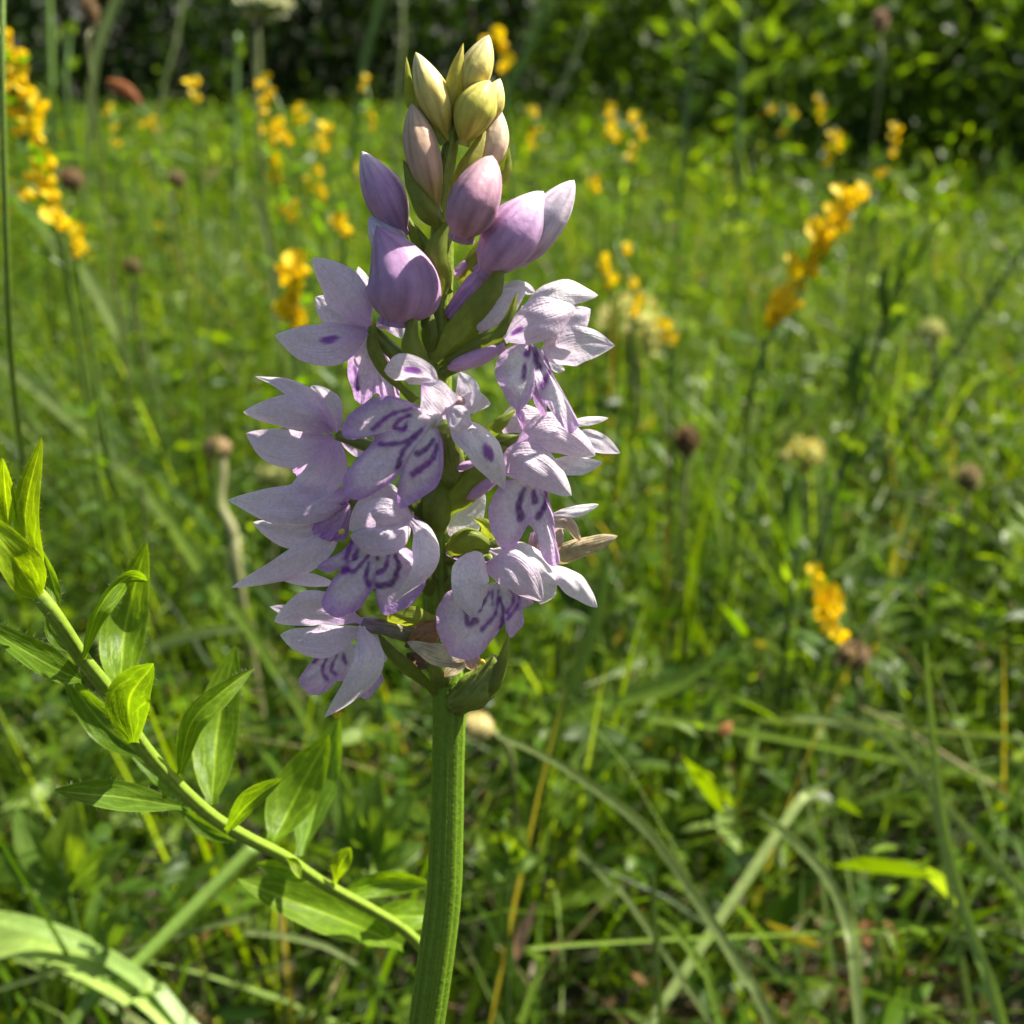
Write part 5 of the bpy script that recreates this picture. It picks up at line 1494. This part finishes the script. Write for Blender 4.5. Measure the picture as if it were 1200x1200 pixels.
round_head('clover_head', 'faint cream clover head far right in the grass', 'clover', 1092, 390, 30, 30, .55, (0.45, 0.46, 0.2), (0.34, 0.36, 0.10), [(1092, 410), (1094, 440)], sw=6, seed=11, bumps=14, petal_len=.5)
round_head('seed_head', 'pale straw seed head near the right edge', 'seed head', 1135, 560, 28, 34, .50, (0.42, 0.38, 0.2), BRN2, [(1134, 585), (1130, 620)], sw=6, seed=12)
round_head('seed_head', 'pinkish seed head near the top edge before the right bushes', 'seed head', 1032, 25, 16, 26, .9, (0.42, 0.3, 0.24), BRN2, [(1032, 45), (1030, 110)], sw=5, seed=13)
round_head('flower_umbel', 'pale greenish flower umbel at the top edge before the dark hedge', 'flower', 310, 6, 62, 26, .55, (0.45, 0.48, 0.30), (0.2, 0.25, 0.1), [(302, 30), (300, 120)], sw=7, seed=14, bumps=12, petal_len=.5)
round_head('seed_head', 'brown grass spike at the top edge left of the pale stalk', 'seed head', 106, 12, 16, 34, .45, (0.34, 0.25, 0.16), BRN2, [(106, 35), (108, 110)], sw=5, seed=15)


# ------------------------------------------------------------------ leafy stalk at the right and others
def leafy_stalk(label, path, depth, leaf_list, w=6, col=(0.05, 0.10, 0.02), cat='plant', group=None):
    depth = auto_depth([(*path[-1], depth)], 0.16, 1.3)[0][2]
    pw = np.array([W(a, b_, depth) for a, b_ in path])
    low = pw[-1]
    b = np.array([low[0] + 0.5 * (pw[-1][0] - pw[-2][0]), low[1] + .01, 0])
    t = thing('leafy_stalk', label, cat, b, group)
    P = catmull(np.vstack([pw, (low + b) / 2, b]), 40)
    link('stem', tube_mesh('stem', P, np.full(40, w * depth / FPX * .5), M_GSTEM, 8, col, base=b), t)
    for k, (x0, y0, x1, y1, wl, c, roll) in enumerate(leaf_list):
        me, _ = leaf_mesh_px([(x0, y0, depth), ((x0 + x1) / 2 + (y1 - y0) * .06, (y0 + y1) / 2, depth - .004), (x1, y1, depth - .002)], wl, None, b, c=c, roll=roll, seed=k)
        thicken(link('leaf', me, t), 1.8e-4)
    return t


leafy_stalk('leafy stalk with bright upturned leaves at the right', [(1068, 300), (1052, 336), (1030, 400), (1014, 470), (996, 522), (972, 600), (950, 680)], .34,
            [(1062, 320, 1107, 252, 17, GY, 0), (1058, 330, 1092, 280, 16, GY, 0), (1055, 335, 1067, 276, 15, GB, 0), (1046, 380, 1066, 330, 22, GY, 10), (1040, 380, 1040, 300, 14, GD, 0),
             (1006, 480, 1004, 400, 18, GD, 10), (990, 540, 1018, 490, 30, GY, 10), (985, 545, 1040, 515, 18, GD, 0), (1018, 460, 1014, 370, 12, GB, 0),
             (930, 700, 948, 650, 30, GY, 0), (922, 710, 898, 720, 18, GD, 0), (1035, 400, 1080, 340, 12, GB, 30)])
leafy_stalk('dark upright leaf under the pale yellow clover head', [(934, 640), (930, 680), (925, 720)], .42, [(930, 650, 935, 552, 24, GD * 1.2, 10), (925, 690, 905, 640, 18, GY, 0)])
leafy_stalk('pale leafy shoot against the right hedge', [(872, -20), (868, 60), (866, 140), (864, 200)], .5,
            [(870, 60, 900, 20, 16, GY, 0), (868, 80, 835, 50, 16, GB, 0), (868, 110, 905, 80, 15, GY, 10), (866, 130, 838, 110, 14, GB, 0), (870, 30, 846, -6, 14, GY, 0), (866, 160, 890, 140, 13, GB, 0)], col=(.1, .18, .04))
leafy_stalk('bright leafy shoot rising at the top edge right of the buds', [(822, -20), (818, 40), (806, 110), (800, 180)], .5,
            [(818, 40, 850, 12, 16, GY, 0), (816, 50, 790, 20, 15, GY, 0), (812, 80, 842, 66, 14, GB, 0), (808, 100, 780, 82, 14, GB, 10), (820, 10, 800, -14, 12, GY, 0), (804, 130, 830, 110, 14, GB, 0)], col=(.1, .18, .04))
leafy_stalk('leafy shoot with lobed tip at the top left', [(82, 28), (80, 60), (78, 120)], .42, [(81, 40, 90, 22, 12, GY, 0), (80, 52, 70, 30, 12, GY, 0), (79, 80, 96, 68, 10, GB, 0), (80, 90, 62, 80, 10, GB, 0)], col=(.1, .18, .04))
leafy_stalk('tall leafy shoot behind the upper left yellow cluster', [(278, 40), (276, 120), (278, 200), (276, 280)], .46,
            [(278, 70, 288, 40, 12, GY, 0), (277, 90, 262, 66, 11, GB, 0), (277, 130, 294, 106, 12, GY, 0), (277, 150, 260, 128, 11, GB, 0), (278, 190, 296, 168, 11, GY, 0), (278, 220, 262, 196, 11, GB, 0), (277, 250, 294, 230, 11, GB, 0)], col=(.1, .18, .04))


leafy_stalk('clump of broad dark green leaves just left of the orchid stem', [(440, 960), (436, 1000), (432, 1030)], .3,
            [(430, 1015, 398, 905, 34, GB, 10), (436, 1015, 445, 900, 38, GB * .8, 0), (442, 1015, 484, 925, 34, GB, -10), (438, 1020, 500, 985, 26, GB, 20), (434, 1020, 392, 975, 24, GB * .8, 20)], col=(.1, .18, .03))
leafy_stalk('broad soft leaves below the leafy stem at the left', [(60, 960), (70, 1000), (80, 1050)], .3,
            [(72, 1040, 20, 945, 40, GB, 0), (76, 1040, 92, 935, 44, GY * .8, 10), (80, 1045, 150, 985, 34, GB, -10), (74, 1050, 2, 1005, 30, GB, 15)], col=(.1, .18, .03))
leafy_stalk('broad upright leaf beside the striped blade at the lower left', [(122, 1060), (124, 1090), (126, 1120)], .28,
            [(124, 1110, 116, 1040, 30, GB, 0), (126, 1112, 152, 1052, 26, GB * .8, 10)], col=(.1, .18, .03))
leafy_stalk('small clump of rounded bright leaves right of the orchid stem', [(590, 960), (592, 990), (594, 1020)], .3,
            [(592, 1005, 560, 975, 36, GY * .8, 0), (592, 1005, 618, 968, 38, GY * .8, 0), (593, 1010, 630, 1005, 30, GB, 10), (592, 1010, 565, 1030, 30, GB, 0)], col=(.1, .18, .03))

# fallen dead leaf
def dead_leaf(label, ctrl, w, c):
    me, _ = leaf_mesh_px(ctrl, w, None, W(*ctrl[0]), c=c, mat=M_DRY, roll=20, cup=.3, keel=.2)
    o = link('dead_leaf', me, None, W(*ctrl[0]).tolist())
    thicken(o, 2e-4)
    tag(o, label, 'leaf')


dead_leaf('curled orange brown dead leaf caught in the grass at upper left', [(126, 94, .55), (148, 106, .55), (168, 124, .55)], 16, (0.26, 0.10, 0.03))
dead_leaf('small orange dead leaf on the grass at centre right', [(846, 862, .36), (850, 855, .36), (858, 846, .36)], 16, (0.5, 0.25, 0.08))
dead_leaf('brown dry leaf in the hollow at lower right', [(990, 1120, .36), (1004, 1100, .36), (1016, 1078, .36)], 24, (0.34, 0.18, 0.07))
dead_leaf('pale pinkish dry petal lying near the bottom right of centre', [(858, 1066, .33), (864, 1052, .33), (866, 1038, .33)], 18, (0.5, 0.38, 0.28))
dead_leaf('tan twisted dry leaf standing right of the orchid stem', [(604, 1126, .30), (612, 1095, .30), (628, 1056, .30)], 14, (0.36, 0.24, 0.14))
